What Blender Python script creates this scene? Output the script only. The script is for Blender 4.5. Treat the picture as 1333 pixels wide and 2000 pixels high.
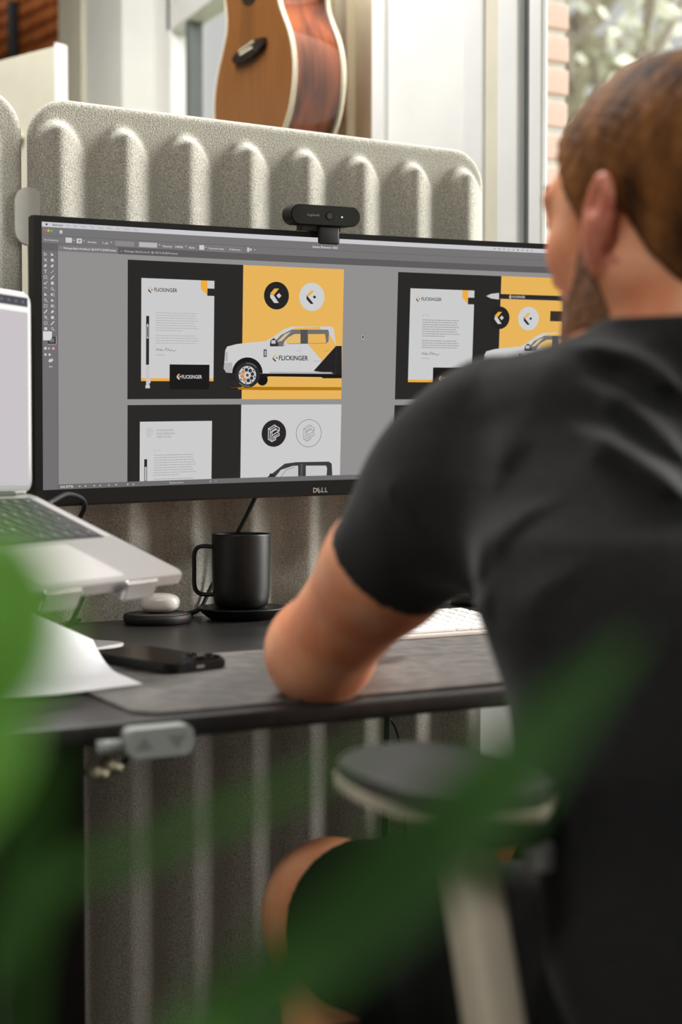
import bpy, bmesh, math, random
import numpy as np
from mathutils import Vector, Matrix, Euler
from mathutils.geometry import tessellate_polygon

for o in list(bpy.data.objects): bpy.data.objects.remove(o)
scene = bpy.context.scene
COL = scene.collection
random.seed(7); rng = np.random.default_rng(7)

# ---------------------------------------------------------------- camera
# World: X runs along the felt panels towards the window wall, Y runs away along the window wall, desk top z = 0.74
cam_d = bpy.data.cameras.new('camera'); cam = bpy.data.objects.new('camera', cam_d); COL.objects.link(cam)
cam_d.sensor_fit = 'HORIZONTAL'; cam_d.sensor_width = 24.0; cam_d.lens = 24.0 * 2777 / 1333
cam.location = (0, -1.872, 0.95)
PITCH = math.atan(90 / 2777)
cam.rotation_euler = (math.pi / 2 - PITCH, 0, -math.radians(28.5))
cam_d.clip_start = 0.05; cam_d.clip_end = 200
cam_d.dof.use_dof = True; cam_d.dof.focus_distance = 1.90; cam_d.dof.aperture_fstop = 3.3
scene.camera = cam

# ---------------------------------------------------------------- world, daylight, exposure
scene.view_settings.view_transform = 'Standard'; scene.view_settings.look = 'None'
scene.view_settings.gamma = 1.0; scene.view_settings.use_curve_mapping = False
scene.view_settings.exposure = 0.0
scene.cycles.use_denoising = True
scene.cycles.max_bounces = 6; scene.cycles.diffuse_bounces = 3; scene.cycles.glossy_bounces = 3
scene.cycles.transparent_max_bounces = 8; scene.cycles.transmission_bounces = 3
scene.cycles.caustics_reflective = False; scene.cycles.caustics_refractive = False
scene.cycles.sample_clamp_indirect = 4.0
w = bpy.data.worlds.new('overcast_sky'); scene.world = w; w.use_nodes = True
w.node_tree.nodes['Background'].inputs[0].default_value = (1.0, 1.0, 0.985, 1)
w.node_tree.nodes['Background'].inputs[1].default_value = 0.66
sun_d = bpy.data.lights.new('daylight', 'SUN'); sun = bpy.data.objects.new('daylight', sun_d); COL.objects.link(sun)
sun_d.energy = 9.5; sun_d.angle = math.radians(46); sun_d.color = (1.0, 0.985, 0.96)
sun.rotation_euler = Vector((-0.90, 0.13, -0.37)).to_track_quat('-Z', 'Y').to_euler()

# ---------------------------------------------------------------- materials
def s2l(c):
    c = [x / 255.0 for x in c]
    return tuple(x / 12.92 if x <= 0.04045 else ((x + 0.055) / 1.055) ** 2.4 for x in c)

MATS = {}
def mat(name, rgb, rough=0.6, metal=0.0, var=0.0, scale=40.0, rgb2=None, bump=0.0, bscale=None, spec=0.5, sss=0.0, coat=0.0, sheen=0.0, detail=3.0, stretch=None, lo=0.35, hi=0.65):
    """Principled material whose colour wanders between two tones with a noise, with optional fine relief."""
    if name in MATS: return MATS[name]
    m = bpy.data.materials.new(name); m.use_nodes = True; nt = m.node_tree; N = nt.nodes; L = nt.links
    b = N['Principled BSDF']
    c = s2l(rgb)
    b.inputs['Base Color'].default_value = (*c, 1)
    b.inputs['Roughness'].default_value = rough; b.inputs['Metallic'].default_value = metal
    b.inputs['Specular IOR Level'].default_value = spec
    b.inputs['Coat Weight'].default_value = coat; b.inputs['Sheen Weight'].default_value = sheen
    if sss:
        b.inputs['Subsurface Weight'].default_value = sss
        b.inputs['Subsurface Radius'].default_value = (1.0, 0.35, 0.2); b.inputs['Subsurface Scale'].default_value = 0.006
    tc = N.new('ShaderNodeTexCoord'); src = tc.outputs['Object']
    if stretch:
        mp = N.new('ShaderNodeMapping'); mp.inputs['Scale'].default_value = stretch; L.new(src, mp.inputs['Vector']); src = mp.outputs['Vector']
    if var or rgb2:
        n = N.new('ShaderNodeTexNoise'); n.inputs['Scale'].default_value = scale; n.inputs['Detail'].default_value = detail
        L.new(src, n.inputs['Vector'])
        r = N.new('ShaderNodeValToRGB'); L.new(n.outputs['Fac'], r.inputs['Fac'])
        c2 = s2l(rgb2) if rgb2 else tuple(min(1, x * (1 + var)) for x in c)
        c1 = c if rgb2 else tuple(x * (1 - var) for x in c)
        r.color_ramp.elements[0].position = lo; r.color_ramp.elements[1].position = hi
        r.color_ramp.elements[0].color = (*c1, 1); r.color_ramp.elements[1].color = (*c2, 1)
        L.new(r.outputs['Color'], b.inputs['Base Color'])
    if bump:
        n2 = N.new('ShaderNodeTexNoise'); n2.inputs['Scale'].default_value = bscale or scale * 2; n2.inputs['Detail'].default_value = 2
        L.new(src, n2.inputs['Vector'])
        bp = N.new('ShaderNodeBump'); bp.inputs['Strength'].default_value = bump; bp.inputs['Distance'].default_value = 0.002
        L.new(n2.outputs['Fac'], bp.inputs['Height']); L.new(bp.outputs['Normal'], b.inputs['Normal'])
    MATS[name] = m
    return m

def emit(rgb, strength=1.0):
    k = 'emit_%d_%d_%d' % tuple(rgb) + ('' if strength == 1 else '_%g' % strength)
    if k in MATS: return MATS[k]
    m = bpy.data.materials.new(k); m.use_nodes = True; nt = m.node_tree; nt.nodes.clear()
    e = nt.nodes.new('ShaderNodeEmission'); o = nt.nodes.new('ShaderNodeOutputMaterial')
    e.inputs[0].default_value = (*s2l(rgb), 1); e.inputs[1].default_value = strength
    nt.links.new(e.outputs[0], o.inputs[0]); MATS[k] = m
    return m

def glass_mat():
    m = bpy.data.materials.new('window_glass'); m.use_nodes = True; nt = m.node_tree; nt.nodes.clear(); N = nt.nodes
    t = N.new('ShaderNodeBsdfTransparent'); t.inputs[0].default_value = (.97, .97, .965, 1)
    g = N.new('ShaderNodeBsdfGlossy'); g.inputs['Roughness'].default_value = 0.02
    mx = N.new('ShaderNodeMixShader'); o = N.new('ShaderNodeOutputMaterial'); mx.inputs[0].default_value = 0.04
    nt.links.new(t.outputs[0], mx.inputs[1]); nt.links.new(g.outputs[0], mx.inputs[2]); nt.links.new(mx.outputs[0], o.inputs[0])
    return m

def leaf_mat(name, rgb, rgb2, trans=0.45, scale=30):
    m = mat(name, rgb, 0.45, rgb2=rgb2, scale=scale)
    nt = m.node_tree; N = nt.nodes; b = N['Principled BSDF']; out = N['Material Output']
    tr = N.new('ShaderNodeBsdfTranslucent'); mx = N.new('ShaderNodeMixShader'); mx.inputs[0].default_value = trans
    ramp = [n for n in N if n.type == 'VALTORGB'][0]
    nt.links.new(ramp.outputs[0], tr.inputs[0])
    nt.links.new(b.outputs[0], mx.inputs[1]); nt.links.new(tr.outputs[0], mx.inputs[2]); nt.links.new(mx.outputs[0], out.inputs[0])
    return m

M = dict(
    white=mat('white_paint', (236, 236, 234), 0.5, var=0.03, scale=6),
    cream=mat('cream_paint', (220, 214, 194), 0.55, var=0.04, scale=8),
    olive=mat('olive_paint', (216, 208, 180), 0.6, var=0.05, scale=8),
    wallwhite=mat('plaster', (236, 236, 232), 0.8, var=0.03, scale=5, bump=0.1, bscale=90),
    floor=mat('floor_vinyl', (46, 43, 40), 0.5, var=0.12, scale=7),
    ceil=mat('ceiling_paint', (215, 214, 208), 0.9, var=0.02, scale=4),
    felt=mat('grey_felt', (150, 145, 132), 0.95, rgb2=(220, 216, 205), scale=430, bump=0.6, bscale=420, spec=0.1, sheen=0.2, detail=4, lo=0.28, hi=0.72),
    brushed=mat('brushed_grey', (222, 218, 209), 0.45, metal=0.0, var=0.03, scale=60),
    desk=mat('black_laminate', (36, 34, 33), 0.34, rgb2=(46, 44, 42), scale=120, bump=0.08, bscale=300),
    deskedge=mat('black_edge', (30, 30, 30), 0.25),
    mat=mat('charcoal_mat', (74, 71, 68), 0.55, rgb2=(100, 96, 92), scale=46, bump=0.25, bscale=500, detail=5),
    blackmetal=mat('black_steel', (20, 20, 20), 0.4, var=0.1, scale=50),
    bezel=mat('black_plastic', (10, 10, 10), 0.5, spec=0.25, var=0.1, scale=80),
    gloss=mat('gloss_black', (8, 8, 9), 0.12, var=0.1, scale=40),
    matteblack=mat('matte_ceramic', (9, 9, 9), 0.42, spec=0.35, var=0.08, scale=60, bump=0.05, bscale=300),
    rubber=mat('black_rubber', (14, 14, 14), 0.6, var=0.1, scale=60),
    alu=mat('aluminium', (150, 147, 145), 0.42, metal=0.55, var=0.03, scale=300),
    silver=mat('polished_silver', (205, 205, 203), 0.2, metal=0.8, var=0.02, scale=60),
    keydark=mat('dark_keycap', (26, 26, 28), 0.55, var=0.1, scale=200),
    keywhite=mat('white_keycap', (232, 230, 228), 0.45, var=0.02, scale=100),
    whiteplastic=mat('white_plastic', (228, 222, 216), 0.3, var=0.02, scale=60, coat=0.3),
    paper=mat('paper', (206, 206, 208), 0.8, var=0.02, scale=30),
    skin=mat('skin', (238, 150, 106), 0.5, rgb2=(248, 178, 138), scale=28, bump=0.06, bscale=400, sss=0.35, detail=4),
    ear=mat('ear_skin', (200, 112, 88), 0.5, rgb2=(222, 140, 112), scale=60, sss=0.5),
    hair=mat('hair', (60, 34, 15), 0.6, spec=0.15, rgb2=(150, 96, 48), scale=38, bump=0.8, bscale=420, detail=5, stretch=(1, 1, 0.35)),
    beard=mat('beard', (98, 62, 36), 0.7, rgb2=(150, 104, 70), scale=110, bump=0.9, bscale=330, detail=5),
    shirt=mat('charcoal_jersey', (31, 30, 31), 0.85, rgb2=(40, 39, 40), scale=220, bump=0.15, bscale=700, sheen=0.12, spec=0.2),
    shorts=mat('black_cotton', (18, 18, 18), 0.85, var=0.15, scale=200, spec=0.2),
    taupe=mat('taupe_plastic', (202, 190, 170), 0.5, var=0.03, scale=30),
    darkpad=mat('dark_grey_pad', (66, 64, 62), 0.6, var=0.05, scale=60),
    chairfab=mat('black_mesh_fabric', (24, 24, 25), 0.8, var=0.15, scale=260),
    spruce=mat('guitar_spruce', (124, 78, 38), 0.4, rgb2=(138, 90, 46), scale=14, stretch=(1, 9, 0.6), detail=4),
    rosewood=mat('guitar_rosewood', (72, 32, 18), 0.2, rgb2=(164, 84, 44), scale=3.4, stretch=(11, 5, 0.55), coat=1.0, detail=4),
    binding=mat('ivory_binding', (232, 224, 196), 0.35, var=0.03, scale=60),
    darkwood=mat('dark_bridge_wood', (42, 32, 26), 0.4, var=0.15, scale=80),
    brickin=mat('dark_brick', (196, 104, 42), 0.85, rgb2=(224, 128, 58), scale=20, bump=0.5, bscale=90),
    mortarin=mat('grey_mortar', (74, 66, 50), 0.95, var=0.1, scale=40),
    brickout=mat('sunlit_brick', (230, 194, 178), 0.85, rgb2=(238, 206, 192), scale=24, bump=0.4, bscale=90),  # pale tone of overexposed sunlight put into the brick colour
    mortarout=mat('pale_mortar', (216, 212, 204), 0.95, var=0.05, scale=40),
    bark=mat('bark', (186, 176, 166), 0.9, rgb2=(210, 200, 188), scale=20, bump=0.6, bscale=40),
    grass=mat('lawn', (110, 130, 80), 0.9, rgb2=(150, 160, 110), scale=3),
    terracotta=mat('terracotta', (150, 92, 66), 0.8, var=0.1, scale=20),
    soil=mat('soil', (48, 38, 30), 0.95, var=0.2, scale=60),
    gasket=mat('grey_gasket', (92, 98, 96), 0.6, var=0.05, scale=40),
    ctl=mat('grey_controller', (170, 174, 170), 0.5, var=0.03, scale=40),
    ctlmark=mat('controller_arrow', (140, 144, 140), 0.5, var=0.03, scale=40),
    brass=mat('dull_brass', (150, 145, 120), 0.35, metal=0.7, var=0.03, scale=60),
    lens=mat('lens_glass', (18, 20, 24), 0.05, coat=1.0, var=0.1, scale=30),
    greymark=mat('grey_print', (120, 120, 120), 0.6, var=0.02, scale=30),
    logosilver=mat('silver_print', (188, 184, 176), 0.4, var=0.02, scale=30),
    leaf=leaf_mat('plant_leaf', (42, 84, 22), (62, 108, 34), 0.3),
    leafbright=leaf_mat('plant_leaf_lit', (104, 160, 58), (128, 184, 76), 0.5),  # window light on these leaves is put into the brighter green
    treeleaf=leaf_mat('tree_leaf', (206, 210, 186), (234, 236, 222), 0.75, 2),  # near-white green: the overexposed outdoor light is put into the leaf colour
)
GLASS = glass_mat()

# ---------------------------------------------------------------- mesh helpers
def link(o, parent=None):
    COL.objects.link(o)
    if parent is not None: o.parent = parent
    return o

def tag(o, label, cat, group=None, kind=None):
    o['label'] = label; o['category'] = cat
    if group: o['group'] = group
    if kind: o['kind'] = kind
    return o

def empty(name, loc=(0, 0, 0), rot=(0, 0, 0)):
    o = bpy.data.objects.new(name, None); COL.objects.link(o); o.location = loc; o.rotation_euler = rot; o.empty_display_size = 0.05
    return o

def meshobj(name, verts, faces, m, parent=None, smooth=False, mats=None, fmat=None):
    me = bpy.data.meshes.new(name); me.from_pydata([tuple(v) for v in verts], [], [tuple(f) for f in faces])
    for mm in (mats or [m]): me.materials.append(mm)
    if fmat is not None: me.polygons.foreach_set('material_index', fmat)
    if smooth: me.polygons.foreach_set('use_smooth', [True] * len(me.polygons))
    me.update()
    return link(bpy.data.objects.new(name, me), parent)

def bmobj(name, bm, m, parent=None, smooth=False, recalc=True):
    if recalc: bmesh.ops.recalc_face_normals(bm, faces=bm.faces)
    me = bpy.data.meshes.new(name); bm.to_mesh(me); bm.free(); me.materials.append(m)
    if smooth: me.polygons.foreach_set('use_smooth', [True] * len(me.polygons))
    return link(bpy.data.objects.new(name, me), parent)

def add_box(bm, c, s, bev=0.0, seg=2, rot=None):
    r = bmesh.ops.create_cube(bm, size=1.0)
    vs = r['verts']
    for v in vs: v.co = Vector((v.co.x * s[0], v.co.y * s[1], v.co.z * s[2]))
    if bev:
        es = list({e for v in vs for e in v.link_edges})
        g = bmesh.ops.bevel(bm, geom=es, offset=bev, segments=seg, affect='EDGES', profile=0.5)
        vs = list({v for f in g['faces'] for v in f.verts} | {v for v in vs if v.is_valid})
    mt = Matrix.Translation(Vector(c)) @ (rot.to_matrix().to_4x4() if rot is not None else Matrix())
    for v in vs: v.co = mt @ v.co
    return vs

def box(name, lo, hi, m, parent=None, bev=0.0, seg=2, rot=None):
    bm = bmesh.new(); c = [(a + b) / 2 for a, b in zip(lo, hi)]; s = [abs(b - a) for a, b in zip(lo, hi)]
    add_box(bm, c, s, bev, seg, rot)
    return bmobj(name, bm, m, parent, smooth=bev > 0 and seg > 2)

def boxes(name, lst, m, parent=None, bev=0.0):
    bm = bmesh.new()
    for lo, hi in lst:
        add_box(bm, [(a + b) / 2 for a, b in zip(lo, hi)], [abs(b - a) for a, b in zip(lo, hi)], bev)
    return bmobj(name, bm, m, parent)

def smooth_path(pts, n=8):
    pts = [np.array(p, float) for p in pts]
    if len(pts) < 3: return pts
    out = []
    P = [2 * pts[0] - pts[1]] + pts + [2 * pts[-1] - pts[-2]]
    for i in range(1, len(P) - 2):
        for k in range(n):
            t = k / n
            out.append(0.5 * ((2 * P[i]) + (-P[i - 1] + P[i + 1]) * t + (2 * P[i - 1] - 5 * P[i] + 4 * P[i + 1] - P[i + 2]) * t * t + (-P[i - 1] + 3 * P[i] - 3 * P[i + 1] + P[i + 2]) * t ** 3))
    out.append(pts[-1])
    return out

def add_tube(V, F, pts, r, seg=10, closed=True):
    pts = [np.array(p, float) for p in pts]; n = len(pts); b0 = len(V)
    rr = r if hasattr(r, '__len__') else [r] * n
    t0 = pts[1] - pts[0]; t0 /= np.linalg.norm(t0)
    u = np.cross(t0, [0.3, 0.5, 0.81]); u /= np.linalg.norm(u)
    for i, p in enumerate(pts):
        t = pts[min(i + 1, n - 1)] - pts[max(i - 1, 0)]; t /= (np.linalg.norm(t) + 1e-12)
        u = u - t * (u @ t); u /= np.linalg.norm(u); v = np.cross(t, u)
        for k in range(seg):
            a = 2 * math.pi * k / seg
            V.append(p + rr[i] * (math.cos(a) * u + math.sin(a) * v))
    for i in range(n - 1):
        for k in range(seg):
            k2 = (k + 1) % seg
            F.append((b0 + i * seg + k, b0 + i * seg + k2, b0 + (i + 1) * seg + k2, b0 + (i + 1) * seg + k))
    if closed:
        F.append(tuple(b0 + k for k in reversed(range(seg)))); F.append(tuple(b0 + (n - 1) * seg + k for k in range(seg)))

def tube(name, pts, r, m, parent=None, seg=10, smooth=0):
    V, F = [], []
    if smooth: pts = smooth_path(pts, smooth)
    add_tube(V, F, pts, r, seg)
    return meshobj(name, V, F, m, parent, True)

def lathe(name, prof, m, parent=None, seg=48, loc=(0, 0, 0)):
    V, F = [], []; n = len(prof)
    for r, z in prof:
        for k in range(seg):
            a = 2 * math.pi * k / seg; V.append((loc[0] + r * math.cos(a), loc[1] + r * math.sin(a), loc[2] + z))
    for i in range(n - 1):
        for k in range(seg):
            k2 = (k + 1) % seg; F.append((i * seg + k, i * seg + k2, (i + 1) * seg + k2, (i + 1) * seg + k))
    o = meshobj(name, V, F, m, parent, True)
    return o

def prism(name, poly, axis_fn, t0, t1, m, parent=None, smooth=False, bev=0.0):
    """extrude a 2D outline; axis_fn(a,b,t) -> 3D point"""
    bm = bmesh.new(); n = len(poly)
    A = [bm.verts.new(axis_fn(a, b, t0)) for a, b in poly]; B = [bm.verts.new(axis_fn(a, b, t1)) for a, b in poly]
    bm.faces.new(A); bm.faces.new(list(reversed(B)))
    for i in range(n): bm.faces.new((A[i], B[i], B[(i + 1) % n], A[(i + 1) % n]))
    if bev: bmesh.ops.bevel(bm, geom=list(bm.edges), offset=bev, segments=2, affect='EDGES')
    return bmobj(name, bm, m, parent, smooth)

def rrect(w, h, r, n=6):
    out = []
    for cx, cy, a0 in ((w / 2 - r, h / 2 - r, 0), (-w / 2 + r, h / 2 - r, 90), (-w / 2 + r, -h / 2 + r, 180), (w / 2 - r, -h / 2 + r, 270)):
        for k in range(n + 1):
            a = math.radians(a0 + 90 * k / n); out.append((cx + r * math.cos(a), cy + r * math.sin(a)))
    return out

_TX = {}
def text_tris(s, bold=False):
    """2D triangles of a line of type, normalised so that cap height = 1 and origin at baseline left"""
    if (s, bold) in _TX: return _TX[(s, bold)]
    cu = bpy.data.curves.new('lettering', 'FONT'); cu.body = s; cu.size = 1.0; cu.resolution_u = 2
    if bold: cu.offset = 0.018
    o = bpy.data.objects.new('lettering', cu); COL.objects.link(o)
    me = bpy.data.meshes.new_from_object(o.evaluated_get(bpy.context.evaluated_depsgraph_get()))
    me.calc_loop_triangles()
    v = np.array([(q.co.x, q.co.y) for q in me.vertices]).reshape(-1, 2)
    t = [tuple(l.vertices) for l in me.loop_triangles]
    bpy.data.objects.remove(o); bpy.data.curves.remove(cu); bpy.data.meshes.remove(me)
    if len(v): v = v - [v[:, 0].min(), 0]
    _TX[(s, bold)] = (v, t)
    return v, t

def setkind(o, k): o['kind'] = k; return o

# ================================================================ SETTING
XW = 1.45
setkind(box('floor', (-4, -5, -0.05), (2.9, 7, 0), M['floor']), 'structure')
setkind(box('ceiling', (-4, -5, 3.2), (1.75, 7, 3.3), M['ceil']), 'structure')
setkind(box('wall_left', (-4.1, -5, 0), (-4, 7, 3.2), M['wallwhite']), 'structure')
setkind(box('wall_back', (-4, -5.1, 0), (1.45, -5, 3.2), M['wallwhite']), 'structure')
# the window wall: piers, parapet and lintels around three openings
wr = boxes('wall_right', [
    ((XW, -5, 0), (XW + .25, -3.1, 3.2)),
    ((XW, -3.1, 0), (XW + .25, -1.65, 1.0)),
    ((XW, -1.65, 0), (XW + .25, .19, .693)),
    ((XW, .19, 0), (XW + .035, .651, 1.0)),
    ((XW, -3.1, 2.95), (XW + .25, .19, 3.2)),
    ((XW, -1.80, 1.0), (XW + .25, -1.65, 2.95)),
    ((XW, .19, 1.0), (XW + .035, .651, 3.2)),
    ((XW, .651, 0), (XW + .25, 2.15, 1.0)),
    ((XW, .651, 2.6), (XW + .25, 2.15, 3.2)),
    ((XW, 2.15, 0), (XW + .25, 2.72, 3.2)),
], M['wallwhite'])
setkind(wr, 'structure')
setkind(boxes('baseboard_right', [((XW - .015, -5, 0), (XW, 2.72, .12))], M['white']), 'structure')

def window(name, y0, y1, z0, z1, xf, m, fw=.05, glass=True, mull=(), th=.06):
    root = empty(name, (xf, (y0 + y1) / 2, z0)); root['kind'] = 'structure'
    cy = (y0 + y1) / 2
    def L(a): return (a[0] - xf, a[1] - cy, a[2] - z0)
    for nm, lo, hi in (('frame_stile', (xf, y0, z0), (xf + th, y0 + fw, z1)), ('frame_stile', (xf, y1 - fw, z0), (xf + th, y1, z1)),
                       ('frame_rail', (xf, y0 + fw, z0), (xf + th, y1 - fw, z0 + fw)), ('frame_rail', (xf, y0 + fw, z1 - fw), (xf + th, y1 - fw, z1))):
        box(nm, L(lo), L(hi), m, root, bev=.004)
    for yy in mull: box('mullion', L((xf, yy - .02, z0 + fw)), L((xf + .05, yy + .02, z1 - fw)), m, root, bev=.004)
    if glass: box('pane', L((xf + th * .4, y0 + fw, z0 + fw)), L((xf + th * .4 + .004, y1 - fw, z1 - fw)), GLASS, root)
    return root
w1 = window('window_1', -1.65, .131, .693, 2.95, XW + .002, M['white'], .036, th=.015)
w3 = window('window_3', -3.1, -1.80, 1.0, 2.95, XW + .03, M['white'], .05)
w2 = window('window_2', .80, 2.15, 1.0, 2.6, XW + .11, M['white'], .10)
# grey rubber seal between the near sash and its casing, casing boards and mouldings
setkind(box('trim_1', (XW + .008, .131, .693), (XW + .018, .155, 2.95), M['gasket']), 'structure')
setkind(box('trim_2', (XW - .008, .150, .693), (XW + .05, .212, 3.2), M['white'], bev=.006), 'structure')
setkind(box('trim_3', (XW - .004, .212, 1.0), (XW + .02, .253, 3.2), M['cream'], bev=.003), 'structure')
setkind(box('trim_4', (XW - .010, .253, 1.0), (XW + .01, .318, 3.2), M['white'], bev=.006), 'structure')
setkind(box('trim_5', (XW - .012, .60, 1.0), (XW + .02, .651, 3.2), M['white'], bev=.006), 'structure')
setkind(box('trim_6', (XW - .02, -1.65, .673), (XW + .05, .150, .693), M['white'], bev=.006), 'structure')
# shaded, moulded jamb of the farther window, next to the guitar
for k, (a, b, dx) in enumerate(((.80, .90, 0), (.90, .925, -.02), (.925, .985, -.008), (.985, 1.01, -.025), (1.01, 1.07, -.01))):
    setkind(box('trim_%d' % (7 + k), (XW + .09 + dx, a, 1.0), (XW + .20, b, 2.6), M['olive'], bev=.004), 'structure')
setkind(box('trim_12', (XW + .10, 2.02, 1.0), (XW + .17, 2.15, 2.6), M['white'], bev=.005), 'structure')
setkind(box('trim_13', (XW + .11, 1.905, 1.1), (XW + .155, 1.93, 2.5), M['gasket'], bev=.003), 'structure')
setkind(box('trim_14', (XW + .10, 1.07, 2.21), (XW + .17, 2.05, 2.6), M['white'], bev=.005), 'structure')
setkind(box('trim_15', (XW - .015, 2.48, 0), (XW, 2.72, 3.2), M['cream'], bev=.004), 'structure')

# far brick wall, seen at the upper left, each brick in view a piece of its own
far = empty('wall_far', (2.174, 4.478, 0)); far['kind'] = 'structure'
FD = Vector((-.2334, .9724, 0))           # wall runs away to the left
far.rotation_euler = (0, 0, math.atan2(FD.y, FD.x))
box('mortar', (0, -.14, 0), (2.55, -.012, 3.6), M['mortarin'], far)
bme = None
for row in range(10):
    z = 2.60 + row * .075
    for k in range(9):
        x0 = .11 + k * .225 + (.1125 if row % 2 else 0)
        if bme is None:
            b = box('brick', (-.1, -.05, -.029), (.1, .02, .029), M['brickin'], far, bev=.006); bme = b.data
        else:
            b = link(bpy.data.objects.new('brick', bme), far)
        b.location = (x0, 0.004 * math.sin(k * 3.1 + row * 1.7), z); b.rotation_euler = (0, 0, random.uniform(-.02, .02))
setkind(tube('trim_16', [(1.93, 5.02, 0), (1.93, 5.02, 3.2)], .03, M['blackmetal']), 'structure')
setkind(prism('wall_return', [(1.69, 2.70), (1.79, 2.70), (2.26, 4.46), (2.17, 4.48)], lambda a, b, t: (a, b, t), 0, 3.3, M['wallwhite']), 'structure')
setkind(box('wall_end', (-4, 6.9, 0), (1.72, 7, 3.3), M['wallwhite']), 'structure')

# outdoors: brick pier of the next building, lawn and trees
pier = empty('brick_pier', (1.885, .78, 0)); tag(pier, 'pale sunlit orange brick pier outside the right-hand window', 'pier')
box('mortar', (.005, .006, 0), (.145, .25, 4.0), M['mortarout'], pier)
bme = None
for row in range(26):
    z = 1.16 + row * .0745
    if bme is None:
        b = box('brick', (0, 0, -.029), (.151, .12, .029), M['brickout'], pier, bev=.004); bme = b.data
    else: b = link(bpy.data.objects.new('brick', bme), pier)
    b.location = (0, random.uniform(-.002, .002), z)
setkind(box('ground_outside', (2.9, -12, -.3), (40, 40, -.25), M['grass']), 'structure')

def tree(base, h, crown_c, crown_r, nleaf, label, seed):
    r = np.random.default_rng(seed)
    t = empty('tree', base); tag(t, label, 'tree', 'trees outside the window')
    V, F = [], []
    add_tube(V, F, smooth_path([(0, 0, 0), (.1, .05, h * .4), (-.1, .1, h * .75), (.15, 0, h)], 4), list(np.linspace(.22, .05, 13)), 8)
    cc = np.array(crown_c)
    tips = []
    for k in range(26):
        d = r.normal(size=3); d /= np.linalg.norm(d); e = cc + d * np.array(crown_r) * r.uniform(.5, 1.0)
        s = np.array([0, 0, h * r.uniform(.35, .9)]); mid = (s + e) / 2 + r.normal(size=3) * .25
        pth = smooth_path([s, mid, e], 4); add_tube(V, F, pth, list(np.linspace(.06, .012, len(pth))), 5); tips += [e, mid]
    meshobj('trunk', V, F, M['bark'], t, True)
    V, F = [], []
    cl = [tips[i] for i in r.integers(0, len(tips), 90)]
    for c in cl:
        c = c + r.normal(size=3) * .3
        for q in range(nleaf // 90):
            p = c + r.normal(size=3) * .26; a = r.normal(size=3); a /= np.linalg.norm(a); b_ = np.cross(a, r.normal(size=3)); b_ /= np.linalg.norm(b_)
            s = r.uniform(.05, .1); i = len(V)
            V += [p - a * s, p + b_ * s * .45, p + a * s, p - b_ * s * .45]; F.append((i, i + 1, i + 2, i + 3))
    f = meshobj('foliage', V, F, M['treeleaf'], t); f['kind'] = 'stuff'
    return t
tree((5.6, 5.4, -.25), 5.2, (0, 0, 4.1), (1.5, 1.5, 1.6), 1080, 'nearer leafy tree seen hazily beside the brick pier', 3)
tree((9.2, 6.0, -.25), 6.5, (0, 0, 4.8), (1.9, 1.9, 2.0), 360, 'farther tree against bright sky above the person', 5)

# ================================================================ FELT PANELS
def felt_panel(name, x0, x1, z0, z1, ridges, label):
    """moulded felt screen: rounded outline, raised vertical ribs, full thickness"""
    R = .055; T = .024; H = .026
    xs = np.unique(np.concatenate([np.linspace(x0, x1, int((x1 - x0) / .0026)), x0 + np.array([0, .0006, .002, .0045]), x1 - np.array([0, .0006, .002, .0045])]))
    tt = np.concatenate([[0, .004, .01, .02], np.linspace(.04, .82, 14), np.linspace(.835, .99, 64), [.993, .996, .998, .9993, 1.0]])
    nx, nt = len(xs), len(tt)
    dx = np.minimum(xs - x0, x1 - xs)
    drop = np.where(dx < R, R - np.sqrt(np.maximum(R * R - (R - dx) ** 2, 0)), 0)
    zt = z1 - drop; zb = z0 + drop
    Z = zb[:, None] + (zt - zb)[:, None] * tt[None, :]
    X = np.repeat(xs[:, None], nt, 1)
    # distance to the rounded outline
    qx = np.abs(X - (x0 + x1) / 2) - (x1 - x0) / 2 + R; qz = np.abs(Z - (z0 + z1) / 2) - (z1 - z0) / 2 + R
    D = -(np.hypot(np.maximum(qx, 0), np.maximum(qz, 0)) + np.minimum(np.maximum(qx, qz), 0) - R)
    e = .012; f = np.clip(D / e, 0, 1); edge = T * .5 * np.sqrt(np.maximum(1 - (1 - f) ** 2, 0))
    h = np.zeros_like(X)
    for xr in ridges:
        s = xr - X; q = np.clip(s / .043, 0, 1); w = np.where(s < .043, 1.25 * q - .25 * q ** 5, np.cos(np.pi / 2 * np.clip((s - .043) / .036, 0, 1)) ** 2)
        w = np.where(s <= 0, 0, w)
        top = z1 - .026 - .040 * np.clip(np.abs(s - .043) / .043, 0, 1.3) ** 2.2
        k = np.clip((top - Z) / .022, 0, 1); k = k * k * (3 - 2 * k)
        h = np.maximum(h, H * w * k)
    lip = np.clip(D / .016, 0, 1)
    Yf = T / 2 - edge - h * lip
    Yb = T / 2 + edge
    V = np.concatenate([np.stack([X, Yf, Z], -1).reshape(-1, 3), np.stack([X, Yb, Z], -1).reshape(-1, 3)])
    idx = np.arange(nx * nt).reshape(nx, nt); off = nx * nt
    q = np.stack([idx[:-1, :-1], idx[1:, :-1], idx[1:, 1:], idx[:-1, 1:]], -1).reshape(-1, 4)
    qb = q[:, ::-1] + off
    o = meshobj(name, V, np.concatenate([q, qb]).tolist(), M['felt'], None, True)
    bm = bmesh.new(); bm.from_mesh(o.data); bmesh.ops.remove_doubles(bm, verts=bm.verts, dist=1e-5); bm.to_mesh(o.data); bm.free()
    tag(o, label, 'acoustic panel', 'grey felt acoustic panels')
    return o
felt_panel('felt_panel', .545, 1.275, .02, 1.4445, [.6226 + .0925 * k for k in range(8)], 'ribbed grey felt acoustic panel standing behind the wide monitor and desk')
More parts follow.
